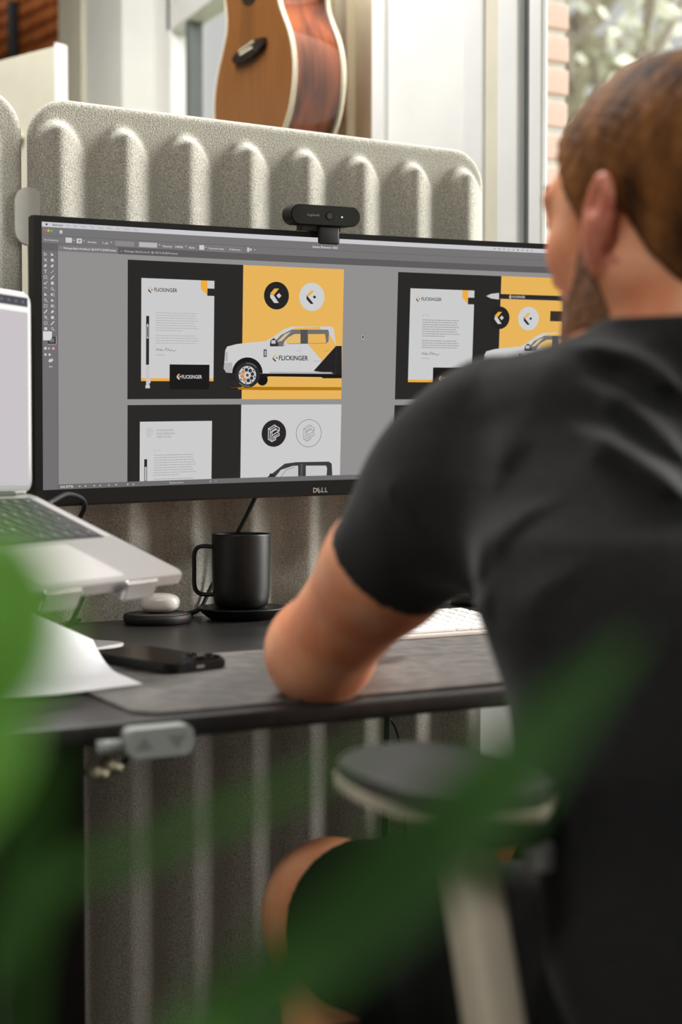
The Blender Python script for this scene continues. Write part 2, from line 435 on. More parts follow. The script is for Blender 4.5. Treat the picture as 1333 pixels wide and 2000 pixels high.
felt_panel('felt_panel', -.195, .5365, .02, 1.4475, [-.14 + .0925 * k for k in range(8)], 'ribbed grey felt acoustic panel at left edge, behind the laptop')
clip = prism('panel_clip', [(a + .5425, b + 1.281) for a, b in rrect(.039, .077, .0185, 8)], lambda a, b, t: (a, t, b), -.006, -.0005, M['brushed'], bev=.0008)
tag(clip, 'pale pill-shaped clip joining the two felt panels', 'clip')

# ================================================================ DESK
desk = empty('desk', (.62, -.39, 0)); tag(desk, 'black sit-stand desk with thin top and rounded front edge', 'desk')
def dl(p): return (p[0] - .62, p[1] + .39, p[2])
bm = bmesh.new(); add_box(bm, dl((.655, -.399, .731)), (1.33, .741, .018), .005, 3); bmobj('desk_top', bm, M['desk'], desk, True)
for x in (.395, 1.1):
    box('leg', dl((x, -.43, .03)), dl((x + .08, -.36, .70)), M['blackmetal'], desk, bev=.004)
    box('foot', dl((x, -.70, 0)), dl((x + .08, -.08, .03)), M['blackmetal'], desk, bev=.006)
    box('support_arm', dl((x + .01, -.70, .70)), dl((x + .07, -.08, .722)), M['blackmetal'], desk, bev=.003)
box('crossbar', dl((.475, -.42, .66)), dl((1.1, -.37, .70)), M['blackmetal'], desk, bev=.003)
ct = prism('height_controller', [(a + .422 - .62, b + .7245) for a, b in rrect(.057, .024, .006)], lambda a, b, t: (a, t, b), -.788 + .39, -.70 + .39, M['ctl'], desk, bev=.0015)
for s, cx in ((1, .407), (-1, .436)):
    me = prism('button_arrow', [(cx - .62 - .008, .7245 - s * .005), (cx - .62 + .008, .7245 - s * .005), (cx - .62, .7245 + s * .006)], lambda a, b, t: (a, t, b), -.7884 + .39, -.7872 + .39, M['ctlmark'], ct)
tube('controller_plug', [dl((.392, -.775, .722)), dl((.372, -.772, .722))], .006, M['ctl'], desk, 10)
for q, (px, pz) in enumerate(((.372, .702), (.384, .706))):
    V, F = [], []; add_tube(V, F, [dl((px, -.785, pz)), dl((px, -.76, pz))], .0055, 12); meshobj('screw_head', V, F, M['brass'], desk, True)

mt = prism('desk_mat', [(a + .84, b - .588) for a, b in rrect(.85, .33, .03, 6)], lambda a, b, t: (a, b, t), .7403, .7428, M['mat'], bev=.0008)
tag(mt, 'dark grey mottled desk mat with rounded corners along front of desk', 'desk mat')

# ================================================================ MONITOR
MR = 3.8
mon = empty('monitor', (.92024, -.12210, 1.09613))
mon.rotation_euler = Euler((.0927554, -.02185761, -.03989881), 'YXZ')
def mon_mat():
    cy, sy = math.cos(-.03989881), math.sin(-.03989881)
    return (Matrix.Rotation(-.03989881, 3, 'Z') @ Matrix.Rotation(.0927554, 3, 'X') @ Matrix.Rotation(-.02185761, 3, 'Y'))
mon.rotation_euler = mon_mat().to_euler()
tag(mon, 'wide curved black monitor showing letterhead and truck designs on grey', 'monitor')
def cyl(u, v, dep=0.0):
    """display coordinates in metres -> monitor-local point; dep > 0 moves back into the housing"""
    a = u / MR
    return ((MR + dep) * math.sin(a), -(MR) + (MR + dep) * math.cos(a), v)
def curved_slab(V, F, u0, u1, v0, v1, d0, d1, n=24):
    b = len(V)
    for i in range(n + 1):
        u = u0 + (u1 - u0) * i / n
        V += [cyl(u, v0, d0), cyl(u, v1, d0), cyl(u, v1, d1), cyl(u, v0, d1)]
    for i in range(n):
        for k in range(4): F.append((b + i * 4 + k, b + i * 4 + (k + 1) % 4, b + (i + 1) * 4 + (k + 1) % 4, b + (i + 1) * 4 + k))
    F.append((b, b + 3, b + 2, b + 1)); e = b + n * 4; F.append((e, e + 1, e + 2, e + 3))
def slab_obj(name, lst, m, parent):
    V, F = [], []
    for a in lst: curved_slab(V, F, *a)
    o = meshobj(name, V, F, m, parent)
    bm = bmesh.new(); bm.from_mesh(o.data); bmesh.ops.recalc_face_normals(bm, faces=bm.faces); bm.to_mesh(o.data); bm.free()
    return o
slab_obj('bezel', [(-.4085, .4085, .167, .1745, -.0015, .012), (-.4085, .4085, -.1885, -.167, -.003, .014), (-.4085, -.3985, -.167, .167, -.0015, .012, 2), (.3985, .4085, -.167, .167, -.0015, .012, 2)], M['bezel'], mon)
slab_obj('housing', [(-.407, .407, -.186, .1735, .004, .022), (-.26, .26, -.13, .12, .022, .05)], M['bezel'], mon)
slab_obj('bezel_seam', [(-.40, .40, -.1868, -.186, -.0034, -.0028)], M['gloss'], mon)

class Screen:
    """flat picture on the display: coloured shapes laid out in millimetres on the curved panel"""
    def __init__(s): s.V = []; s.F = []; s.fm = []; s.mats = []; s.lay = 0; s.clip = (-398.5, 398.5, -167, 167)
    def mi(s, rgb):
        m = emit(rgb)
        if m not in s.mats: s.mats.append(m)
        return s.mats.index(m)
    def tri(s, pts, mi, strip=14.0):
        u0, u1, v0, v1 = s.clip
        def cl(p, ax, val, sg):
            out = []
            for i in range(len(p)):
                a, b = p[i], p[(i + 1) % len(p)]; da, db = sg * (a[ax] - val), sg * (b[ax] - val)
                if da >= 0: out.append(a)
                if (da > 0 > db) or (da < 0 < db):
                    t = da / (da - db); out.append((a[0] + (b[0] - a[0]) * t, a[1] + (b[1] - a[1]) * t))
            return out
        p = list(pts)
        for ax, val, sg in ((0, u0, 1), (0, u1, -1), (1, v0, 1), (1, v1, -1)):
            p = cl(p, ax, val, sg)
            if len(p) < 3: return
        lo = min(q[0] for q in p); hi = max(q[0] for q in p)
        k0 = math.floor(lo / strip); k1 = math.floor((hi - 1e-6) / strip)
        for k in range(k0, k1 + 1):
            q = p if k0 == k1 else cl(cl(p, 0, k * strip, 1), 0, (k + 1) * strip, -1)
            if len(q) < 3: continue
            b = len(s.V); s.V += [cyl(a / 1000, c / 1000, -.00004 * s.lay) for a, c in q]; s.F.append(tuple(range(b, b + len(q)))); s.fm.append(mi)
    def poly(s, pts, rgb):
        s.lay += 0; mi = s.mi(rgb)
        for t in tessellate_polygon([[Vector((a, b, 0)) for a, b in pts]]): s.tri([pts[i] for i in t], mi)
    def rect(s, x0, y0, x1, y1, rgb): s.poly([(x0, y0), (x1, y0), (x1, y1), (x0, y1)], rgb)
    def disc(s, cx, cy, r, rgb, n=40, ry=None):
        s.poly([(cx + r * math.cos(2 * math.pi * k / n), cy + (ry or r) * math.sin(2 * math.pi * k / n)) for k in range(n)], rgb)
    def line(s, pts, wd, rgb, closed=False):
        mi = s.mi(rgb); pts = list(pts) + ([pts[0]] if closed else [])
        for (a, b), (c, d) in zip(pts[:-1], pts[1:]):
            L = math.hypot(c - a, d - b) or 1; nx, ny = -(d - b) / L * wd / 2, (c - a) / L * wd / 2; ex, ey = (c - a) / L * wd / 2, (d - b) / L * wd / 2
            q = [(a - ex + nx, b - ey + ny), (a - ex - nx, b - ey - ny), (c + ex - nx, d + ey - ny), (c + ex + nx, d + ey + ny)]
            s.tri(q[:3], mi); s.tri([q[0], q[2], q[3]], mi)
    def text(s, t, x0, y0, x1, cap, rgb, bold=False):
        v, tr = text_tris(t, bold); wd = v[:, 0].max(); mi = s.mi(rgb)
        P = [(x0 + a * (x1 - x0) / wd, y0 + b * cap / .69) for a, b in v]
        for i in tr: s.tri([P[k] for k in i], mi)

S = Screen()
GREY = (147, 144, 144); BAR = (119, 117, 118); DARK = (44, 42, 41); WHT = (203, 203, 204); YEL = (231, 180, 92); ORG = (236, 172, 66); TXT = (150, 150, 151); TABD = (96, 93, 94); TABL = (122, 119, 120); UI = (205, 204, 205)
S.rect(-398.5, -167, 398.5, 167, GREY); S.lay = 1
S.rect(-398.5, 141, 398.5, 161, BAR); S.rect(-398.5, 161, 398.5, 167, (203, 203, 207)); S.rect(-398.5, 132.2, 398.5, 141, TABD); S.rect(-398.5, -167, -377.6, 141, (115, 112, 113))
S.rect(-377.6, -167, 398.5, -160.5, (110, 108, 108)); S.rect(386.5, -160, 398.5, 132.2, (88, 86, 86))
S.lay = 2
S.rect(-377.6, 132.2, -297, 141, TABL); S.rect(-398.5, 150.4, 398.5, 150.9, (98, 96, 97)); S.rect(-398.5, 140.6, 398.5, 141.1, (90, 88, 88)); S.rect(-378, -167, -377.3, 141, (92, 90, 91))
# menu bar and control strip
S.lay = 3
S.disc(-391.7, 164.1, 1.3, (40, 40, 44), 12); x = -384
S.text('Illustrator', -384, 162.9, -370, 2.4, (90, 90, 95), True)
for wd_, g in (('File', 5), ('Edit', 5), ('Object', 8), ('Type', 6), ('Select', 8), ('Effect', 7), ('View', 6), ('Window', 9), ('Help', 6)):
    S.text(wd_, x + 18, 162.9, x + 18 + g, 2.2, (142, 142, 148)); x += g + 4.5
for k, c in enumerate(((226, 84, 80), (236, 178, 60), (98, 186, 80))): S.disc(-393.6 + 4.2 * k, 156.7, 1.55, c, 14)
S.poly([(-375.6, 156), (-373, 158.6), (-370.4, 156), (-371.4, 156), (-371.4, 153.8), (-374.6, 153.8), (-374.6, 156)], UI)
S.text('Adobe Illustrator 2023', -18.5, 153.2, 20.5, 2.9, (214, 213, 214), True)
S.text('No Selection', -395, 144.2, -376.5, 2.2, (196, 195, 196), True)
S.rect(-367, 143.2, -358.6, 149.4, UI); S.rect(-352.4, 143.2, -345.6, 149, (208, 207, 208)); S.text('Stroke:', -338, 144.3, -326, 2.3, UI, True)
S.text('1 pt', -318, 144, -310, 2.6, UI, True); S.rect(-301, 142.6, -275, 148.6, (140, 138, 139)); S.rect(-268.4, 142.6, -243.4, 148.8, (184, 182, 184))
S.text('Opacity:', -236, 144, -222, 2.4, UI, True); S.text('100%', -218, 144, -207, 2.4, (214, 213, 214), True); S.text('Style:', -199, 144, -190, 2.4, UI, True); S.rect(-184, 143, -177, 149, UI)
S.line([(-172.5, 142.6), (-147, 142.6), (-147, 149), (-172.5, 149)], .4, (140, 138, 139), True); S.text('Document Setup', -170.5, 144.4, -149, 2.4, UI, True)
S.line([(-142.5, 142.6), (-123, 142.6), (-123, 149), (-142.5, 149)], .4, (140, 138, 139), True); S.text('Preferences', -140.6, 144.4, -125, 2.4, UI, True)
S.rect(-115, 143.5, -112, 149, UI); S.rect(-111, 145, -108.6, 148, UI)
for xx in (-356, -342.8, -306, -240, -203, -174.6, -104): S.poly([(xx - 1.1, 147), (xx + 1.1, 147), (xx, 145.4)], UI)
S.lay = 4
S.rect(-350.6, 144.8, -347.4, 147.4, (112, 110, 111)); S.rect(-350, 145.4, -348, 146.8, UI)
S.text('×', -374.5, 135.2, -372.6, 2, UI); S.text('Flickinger-Batch-v4-refine.ai* @ 64.97 % (RGB/Preview)', -369.8, 135.2, -299.5, 2.4, (214, 213, 214), True)
S.text('×', -293.5, 135.2, -291.6, 2, UI); S.text('Flickinger-Sketch-rev.ai* @ 100 % (RGB/Preview)', -288.5, 135.2, -214.5, 2.4, (176, 174, 175), True)
for k in range(9):
    xx = 269 + 7.7 * k
    if k % 4 == 0: S.disc(xx, 164, .9, (90, 90, 96), 8)
    elif k % 4 == 1: S.rect(xx - .9, 163, xx + .9, 165, (100, 100, 106))
    elif k % 4 == 2: S.line([(xx - .9, 165), (xx, 163), (xx + .9, 165)], .5, (80, 80, 86))
    else: S.poly([(xx - 1, 163), (xx + 1, 163), (xx, 165.2)], (50, 50, 54))
# tool column
IC = (206, 205, 206)
def icon(k, cx, cy):
    if k == 0: S.line([(cx - 1.6, cy + 2), (cx - 1.6, cy - 2), (cx + 1.8, cy - .6)], .5, IC, True)
    elif k == 1: S.poly([(cx - 1.6, cy + 2.2), (cx - 1.6, cy - 2), (cx + 2.2, cy - .8)], IC)
    elif k == 2: S.line([(cx - 1.6, cy + 1.6), (cx + 1.6, cy - 1.6)], .9, IC); S.line([(cx - 1, cy - 1.4), (cx + 1.6, cy + 1.4)], .6, IC)
    elif k == 3: S.disc(cx, cy, 2.1, IC, 12)
    elif k == 4: S.poly([(cx - 2, cy - 2), (cx - 1.6, cy + .8), (cx + 1, cy + 2.2), (cx + 2, cy + .6), (cx + .6, cy - 1.4)], IC)
    elif k == 5: S.line([(cx - 1.6, cy + 1.8), (cx + 1.6, cy + 1.8)], .8, IC); S.line([(cx, cy + 1.8), (cx, cy - 1.8)], .9, IC)
    elif k == 6: S.line([(cx - 1.8, cy - 1.8), (cx + 1.8, cy + 1.8)], .6, IC)
    elif k == 7: S.line([(cx - 1.8, cy - 1.6), (cx + 1.8, cy - 1.6), (cx + 1.8, cy + 1.6), (cx - 1.8, cy + 1.6)], .5, IC, True)
    elif k == 8: S.line([(cx - 1.6, cy - 1.8), (cx + 1.6, cy + 1.8)], 1.4, IC)
    elif k == 9: S.line([(cx - 1.8, cy), (cx - .6, cy - 1.6), (cx + 2, cy + 1.6)], .9, IC)
    elif k == 10: S.line([(cx - 1.8, cy + .4), (cx - .8, cy + 1.8), (cx + 1, cy + 1.4), (cx + 1.6, cy + .2)], .6, IC)
    elif k == 11: S.rect(cx - 2, cy - 1.4, cx + .2, cy + 1.6, IC); S.line([(cx + .2, cy - 1.6), (cx + 2.2, cy - 1.6), (cx + 2.2, cy + 1.4), (cx + .2, cy + 1.4)], .5, IC)
    elif k == 12: S.line([(cx + 1.4 * math.cos(a / 10 * 6.283) - .4, cy + .4 + 1.4 * math.sin(a / 10 * 6.283)) for a in range(10)], .5, IC, True); S.line([(cx + .6, cy - .8), (cx + 2, cy - 2)], .8, IC)
kinds = [(0, 1), (2, 3), (4, 4), (5, 6), (7, 8), (9, 3), (10, 12), (1, 11), (12, 1), (7, 11), (8, 4), (2, 3), (7, 8), (3, 12)]
for r_, (a, b) in enumerate(kinds):
    cy = 127.6 - 7.06 * r_
    icon(a, -393.5, cy); icon(b, -384.6, cy)
    if r_: S.poly([(-390.6, cy - 2.8), (-389.8, cy - 2.8), (-389.8, cy - 2)], IC)
    S.poly([(-381.4, cy - 2.8), (-380.6, cy - 2.8), (-380.6, cy - 2)], IC)
S.rect(-391, 16.6, -379.8, 26, (64, 62, 63)); S.lay = 5; S.rect(-388.4, 19, -382.4, 24, (115, 112, 113)); S.line([(-391, 16.6), (-379.8, 16.6), (-379.8, 26)], .4, IC)
S.rect(-397, 21.4, -385.4, 32.6, (214, 214, 214)); S.disc(-394, 11.4, 1.9, UI, 10); S.disc(-389.4, 11.4, 1.2, UI, 10); S.disc(-383.6, 11.4, 1.9, (226, 150, 160), 10)
S.disc(-394, 3.6, 1.6, UI, 10); S.disc(-388.6, 3.6, 1.6, UI, 10); S.poly([(-390.4, -5), (-389, -2), (-384, -1.4), (-384.4, -4.4), (-388, -6)], UI); S.rect(-389.4, -12, -385, -11, UI)
S.text('64.97%', -375, -165.2, -357.5, 3.0, (206, 205, 206), True)
for k, xx in enumerate((-350, -342, -330, -322, -310, -300, -284, -276)): S.rect(xx, -164.6, xx + 1.8, -163, (200, 199, 200))
S.text('Selection', -224, -165, -204, 2.6, (200, 199, 200)); S.poly([(-166, -164.6), (-164, -164.6), (-165, -162.2)], UI); S.rect(-158, -164, -156, -163.4, UI)

# artboards
def emblem(cx, cy, k, upper, lower, dia):
    S.poly([(cx - 9.2 * k, cy + 2.8 * k), (cx - 3.2 * k, cy + 9.4 * k), (cx + 3.9 * k, cy + 9.6 * k), (cx - 4.0 * k, cy + .4 * k)], upper)
    S.poly([(cx - 9.2 * k, cy + 1.9 * k), (cx - 4.0 * k, cy + .4 * k), (cx + 3.9 * k, cy - 9.7 * k), (cx - 3.0 * k, cy - 10 * k), (cx - 9.2 * k, cy - 2.7 * k)], lower)
    S.poly([(cx + 3.8 * k, cy + 3.6 * k), (cx + 7.6 * k, cy), (cx + 3.8 * k, cy - 3.6 * k), (cx, cy)], dia)
def emblem_open(cx, cy, k, upper, lower, dia):
    S.poly([(cx - 8 * k, cy + 2 * k), (cx - 1.6 * k, cy + 8.4 * k), (cx + 3.4 * k, cy + 8.6 * k), (cx - 3.2 * k, cy + 1.8 * k), (cx - 6 * k, cy + .4 * k)], upper)
    S.poly([(cx - 8.2 * k, cy + 2.2 * k), (cx + 2.8 * k, cy - 9.4 * k), (cx - 1.8 * k, cy - 9.6 * k), (cx - 8.2 * k, cy - 3.4 * k)], lower)
    S.poly([(cx + 3.8 * k, cy + 2.4 * k), (cx + 6.4 * k, cy), (cx + 3.8 * k, cy - 2.5 * k), (cx + 1.2 * k, cy)], dia)
def wordmark(x0, y0, x1, cap, rgb, bold=True): S.text('FLICKINGER', x0, y0, x1, cap, rgb, bold)
def para(x0, x1, y, n, step, rgb, wd=.55, seed=1, short=.6):
    r = random.Random(seed)
    for i in range(n):
        xe = x1 - r.uniform(0, .12) * (x1 - x0) if i < n - 1 else x0 + short * (x1 - x0); xx = x0
        while xx < xe - 1:
            l = min(r.uniform(1.5, 6.5), xe - xx); S.rect(xx, y - i * step - wd / 2, xx + l, y - i * step + wd / 2, rgb); xx += l + .7
SIGN = [(0, 0), (1.2, 3.0), (2.2, .4), (3.6, 3.2), (4.4, .2), (5.6, 1.6), (6.4, .2), (7.6, 2.6), (7.4, 0), (8.8, 1.4), (9.6, .2), (12.4, .6), (13.6, 3.4), (15.4, 3.8), (14, 1.8), (16.4, .2), (17.4, 3.2), (18, .2), (19.2, 1.4), (20.2, 0), (21.4, 2.2), (21.6, .2), (23, 1.2), (24, .2), (25.2, -1.6), (26, .8), (27.6, .6), (28.8, 1)]
def signature(x0, y0, k, rgb): S.line([(x0 + a * k, y0 + b * k) for a, b in SIGN], .42, rgb)

def letter(dx, lg, soft):
    """sheet of letterhead; dx shifts the whole sheet"""
    S.lay = 7; S.rect(-265 + dx, -25.6, -162 + dx, 103.3, WHT); S.rect(-265 + dx, -29.3, -162 + dx, -25.6, ORG)
    S.lay = 8
    S.poly([(-181.5 + dx, 103.3), (-172.1 + dx, 103.3), (-172.1 + dx, 83.8), (-181.4 + dx, 92.6)], ORG); S.rect(-172 + dx, 83.4, -161.6 + dx, 93.0, DARK)
    emblem_open(-252 + dx, 88.8, .42, ORG, DARK, DARK); wordmark(-247.2 + dx, 86.7, -214.8 + dx, 4.6, (66, 64, 64))
    if not soft: S.text('May 3, 2023', -245 + dx, 65.2, -235 + dx, 1.6, TXT)
    para(-244.6 + dx, -184 + dx, 59.4, 8, 3.25, soft or (120, 119, 120), .6 if soft else .75, 3, .62); para(-244.6 + dx, -184 + dx, 30.0, 4, 3.25, soft or (120, 119, 120), .6 if soft else .75, 5, .94)
    signature(-244.4 + dx, 10.2, 1.0, (70, 70, 72) if not soft else (110, 109, 111)); S.rect(-244.4 + dx, 4.6, -232 + dx, 5.2, TXT)
def card(dx, dy=0):
    S.lay = 10; S.rect(-225 + dx, -40 + dy, -168 + dx, -7.4 + dy, (30, 28, 28)); S.lay = 11
    emblem(-211.4 + dx, -23.3 + dy, .38, ORG, WHT, WHT); wordmark(-207.8 + dx, -25.8 + dy, -178.7 + dx, 4.6, (206, 205, 205))
def truck(dx, dy, clipx):
    keep = S.clip; S.clip = (keep[0], min(keep[1], clipx), keep[2], keep[3])
    P = lambda L: [(a + dx, b + dy) for a, b in L]
    S.lay = 9
    if dx == 0: S.poly(P([(-140, -38), (-110, -36.6), (30.4, -36.8), (30.4, -41.2), (-90, -41.2), (-128, -40.2)]), (176, 116, 18)); S.poly(P([(-146, -37.8), (-120.6, -36.6), (-120.6, -40.8), (-136, -40)]), (34, 32, 31))
    S.poly(P([(-131, -18), (30.5, -18), (30.7, -24.4), (1.9, -24.6), (-1.1, -23), (-80, -22.4), (-91, -25), (-128, -27)]), (28, 26, 25)); S.disc(-90 + dx, -27 + dy, 8, (24, 23, 22), 20)
    S.lay = 10
    S.poly(P([(-145.4, 11.9), (-142.6, 17.1), (-128.6, 20.6), (-111.7, 22.7), (-86.2, 25.1), (-74.8, 31.0), (-59.2, 41.7), (-47.7, 45.6), (12.1, 47.1), (16.6, 44.5), (20, 26.1), (20.7, 20.3), (29.6, 20.4), (30.6, -18), (-88.3, -18.6), (-130.9, -18.4), (-143.6, -17.5), (-147.3, -12.4), (-146.6, -4.7)]), (205, 205, 206))
    S.lay = 11
    S.poly(P([(20.7, 20.3), (29.6, 20.4), (30.6, -20), (21, -18.6), (-13, -14.6)]), (38, 36, 36)); S.poly(P([(-22.6, 22.2), (9.1, 24.6), (9.4, 37.8), (19.4, 23.4), (20.7, 20.3), (-.1, -.7)]), YEL); S.poly(P([(-42.5, 43.9), (-4, 46.6), (-2.5, 42.3), (-47.6, 41.4)]), YEL)
    S.poly(P([(-135.4, -18.4)] + [(-112.4 + 22.6 * math.cos(a), -18.4 + 21.4 * math.sin(a)) for a in np.linspace(math.pi, 0, 18)]), (30, 28, 27))
    S.poly(P([(-146.3, -4.7), (-135, -4.2), (-134, -17.4), (-143.6, -17.8), (-147, -12.4)]), (176, 175, 177)); S.poly(P([(-142.2, -18.4), (-131, -18.2), (-128, -27.2), (-140.7, -27.3)]), (40, 38, 37))
    S.poly(P([(-145.2, 10), (-141.6, 10.6), (-141.8, -2.6), (-145.6, -2.6)]), (176, 176, 179))
    S.rect(-79.2 + dx, -18.4 + dy, 20 + dx, -15.8 + dy, (188, 188, 190)); S.line(P([(-79.2, -17.1), (20, -17.1)]), .4, (112, 110, 110))
    S.lay = 12
    S.poly(P([(-74.1, 23.2), (-63.4, 33.8), (-47.6, 41.4), (7.8, 42.5), (9.6, 39.1), (9, 25.9), (5.3, 23.5), (-54.5, 21.7), (-60.2, 18.5), (-73.2, 18.3)]), (112, 110, 112))
    S.disc(-112.2 + dx, -20.4 + dy, 18.4, (46, 45, 45), 36, 17.4); S.rect(-88.8 + dx, 4 + dy, -84.2 + dx, 14 + dy, (60, 58, 58))
    S.lay = 13
    S.poly(P([(-58.9, 24), (-52.4, 30.9), (-43.2, 35.5), (-33.9, 35.9), (-33.7, 23.1), (-55.1, 22.2)]), (226, 186, 112)); S.poly(P([(-69, 24.6), (-57.6, 35.2), (-47.6, 39.1), (-54.7, 32.7), (-61.8, 26)]), (210, 190, 150)); S.poly(P([(-60, 20), (-56, 28), (-53.6, 28), (-52.6, 22)]), (206, 204, 200))
    S.poly(P([(-22.3, 35.9), (3.5, 36.4), (5.5, 25.8), (3.8, 24), (-22, 23.3)]), YEL); S.poly(P([(-34, 41.7), (-23.6, 41.9), (-23.2, 22.7), (-33.7, 22.6)]), (84, 82, 84))
    S.disc(-112.5 + dx, -20.9 + dy, 12.9, (198, 198, 200), 36, 12.4); S.rect(-87.6 + dx, 5.6 + dy, -85.2 + dx, 12.4 + dy, (176, 176, 178))
    S.poly(P([(-79.8, 20.6), (-78.8, 26.3), (-74.2, 29.7), (-70.5, 27.2), (-66.6, 20.8), (-67.4, 18.4), (-79.2, 18.2)]), (58, 57, 58))
    S.line(P([(-33.8, 22.6), (-33.4, -14)]), .25, (176, 175, 177)); S.line(P([(-39.9, 12.5), (-32.6, 13.2)]), .6, (170, 170, 172)); S.line(P([(2.6, 13.1), (11.4, 13.5)]), .6, (196, 140, 40)); S.line(P([(21.2, 20), (21.2, -20)]), .5, (60, 58, 58)); S.line(P([(-13, -1), (30, -1)]), .25, (54, 52, 52))
    S.lay = 14
    S.poly(P([(-77.6, 26.6), (-71.3, 26.7), (-71.2, 22), (-77.5, 21.9)]), (196, 196, 198))
    for k in range(8):
        a = k * math.pi / 4 + .2; S.disc(-112.5 + dx + 7.6 * math.cos(a), -20.9 + dy + 7.3 * math.sin(a), 2.7, (212, 132, 66) if 2 < k < 6 else (56, 54, 54), 8)
        S.disc(-112.5 + dx + 11.2 * math.cos(a + .39), -20.9 + dy + 10.8 * math.sin(a + .39), 1.2, (64, 62, 62), 6)
    S.disc(-112.5 + dx, -20.9 + dy, 2.0, (70, 68, 68), 12); S.line(P([(-112.2 + 16.4 * math.cos(a), -20.4 + 15.5 * math.sin(a)) for a in np.linspace(.7, 1.7, 8)]), .7, (136, 135, 135)); S.line(P([(-112.2 + 16.4 * math.cos(a), -20.4 + 15.5 * math.sin(a)) for a in np.linspace(3.9, 4.9, 8)]), .7, (160, 159, 159))
    emblem_open(-71 + dx, 2.7 + dy, .5, ORG, DARK, DARK); wordmark(-65.8 + dx, -.2 + dy, -21.6 + dx, 6.2, (44, 42, 42))
    S.clip = keep

S.clip = (-377.4, 386.4, -160.4, 132.2)
S.lay = 5
S.rect(-283.8, -52.8, -120.4, 125.8, DARK); S.rect(-120.4, -53.4, 30.7, 125.8, YEL)
S.rect(-283.6, -167, -120.8, -60.4, DARK); S.rect(-120.8, -167, 31.2, -60.8, WHT)
S.rect(115.2, -53.9, 281.6, 125.4, DARK); S.rect(281.6, -53.9, 398, 125.6, YEL)
S.rect(114.9, -167, 281.6, -62.1, DARK); S.rect(281.6, -167, 398, -62.1, WHT)
letter(0, True, (158, 157, 158)); letter(400.3, True, None)
S.lay = 8                                           # slim marker lying on the first sheet
S.rect(-258.2, -8, -254, 55, (48, 46, 46)); S.lay = 9; S.rect(-257.6, 26, -254.6, 43, (176, 175, 175)); S.rect(-258.0, -36, -253.4, -8, (196, 194, 194)); S.rect(-256.8, -25, -255, -8, (70, 68, 68)); S.rect(-258.8, -38.6, -252.6, -34.6, WHT); S.rect(-254.6, -32, -251.9, -27, WHT); S.lay = 10; S.rect(-256.8, 28, -255.4, 41, (60, 58, 58)); S.disc(-256.1, 43.6, 1.1, WHT, 8)
card(0); card(400.0, -.6)
S.lay = 7
S.disc(-70.8, 86.7, 18.6, (40, 38, 37)); S.disc(-17.5, 86.6, 19.2, (206, 206, 207)); S.disc(280.9, 65.3, 16.4, (40, 38, 37)); S.disc(328.8, 65.3, 17.2, (206, 206, 207))
S.lay = 8
emblem(-71, 86.7, 1.0, ORG, WHT, WHT); emblem_open(-17.4, 86.6, 1.0, ORG, (44, 40, 40), (44, 40, 40)); emblem(281, 65.3, .9, ORG, WHT, WHT); emblem_open(328.8, 65.3, .95, ORG, (44, 40, 40), (44, 40, 40))
truck(0, 0, 30.7); truck(403.6, -.8, 386.4)
S.lay = 9                                           # marker across the second artboard and the dark card on the right
S.poly([(257.6, 96), (265.3, 99.4), (278.6, 101.2), (278.9, 91.6), (265.6, 92.8)], (198, 198, 199)); S.rect(278.6, 93.2, 386, 99.7, (44, 43, 44)); S.rect(278.6, 92.6, 386, 93.2, (120, 104, 84)); S.rect(364.9, 62.3, 386, 77.2, (58, 50, 44))
S.lay = 10; emblem(298, 96.3, .3, ORG, WHT, WHT); wordmark(301.2, 94.7, 322, 3.2, (200, 199, 199))
# second row: outline identity
S.lay = 7; S.rect(-266.4, -167, -163.5, -82.2, WHT); S.rect(134.2, -167, 236, -84.9, WHT)
S.lay = 8
for k, t in enumerate(('FLICKINGER', 'ENGINEERING', 'SERVICES')): S.text(t, -242.7, -95 - 4.3 * k, (-218.4, -217, -222)[k], 2.6, (150, 149, 150))
S.text('May 3, 2023', -246.6, -121, -237.6, 1.6, (170, 169, 170)); para(-246.6, -186, -126.6, 9, 3.3, (150, 149, 150), .65, 9, .6); para(-246.6, -186, -158.4, 3, 3.3, (150, 149, 150), .65, 10, .9)
S.rect(-260.1, -167, -256, -131.5, (48, 46, 46)); S.lay = 9; S.rect(-259.5, -160, -256.6, -141.6, (178, 177, 177)); S.text('F', -258.6, -146, -257.4, 1.6, DARK)
S.lay = 8
S.disc(-71.5, -100.3, 18.5, (44, 40, 40)); S.line([(-18.4 + 19.2 * math.cos(k * math.pi / 24), -100.7 + 19 * math.sin(k * math.pi / 24)) for k in range(48)], .55, (70, 69, 70), True)
def fmark(cx, cy, k, wd, rgb):
    for L in ([(-8.2, -8), (-8.2, 6.5), (.7, 11.4), (8, 7), (8, 3.2), (5, 1.6), (8, -.4), (8, -3), (2.7, -5.6), (2.7, -8.8), (-2.8, -11.3), (-8.2, -8)], [(-8.2, 6.5), (-5.4, 5.2), (3.4, 9.8)], [(-5.4, 5.2), (-5.4, -9.4)], [(-5.4, 1), (3.4, 5.4), (8, 3.2)], [(-2.8, -11.3), (-2.8, 3.4), (3.2, 6.6)], [(-2.8, -3), (2.8, .2), (5, 1.6)], [(-.2, -6.4), (2.7, -5.6)], [(-.2, -10), (-.2, -4.6), (5.4, -1.8)]):
        S.line([(cx + a * k, cy + b * k) for a, b in L], wd, rgb)
S.lay = 9; fmark(-71.6, -100.2, 1.0, 1.15, (206, 205, 205)); fmark(-18.2, -100.6, 1.0, .45, (70, 69, 70)); fmark(-252.6, -96.6, .52, .4, (176, 175, 176))
S.lay = 10
S.poly([(-110, -166), (-86, -163.7), (-74.6, -156.6), (-54.5, -142.5), (-36.9, -140.7), (13.4, -141), (17.9, -144), (19.9, -170), (-110, -170)], (62, 60, 61))
S.lay = 11
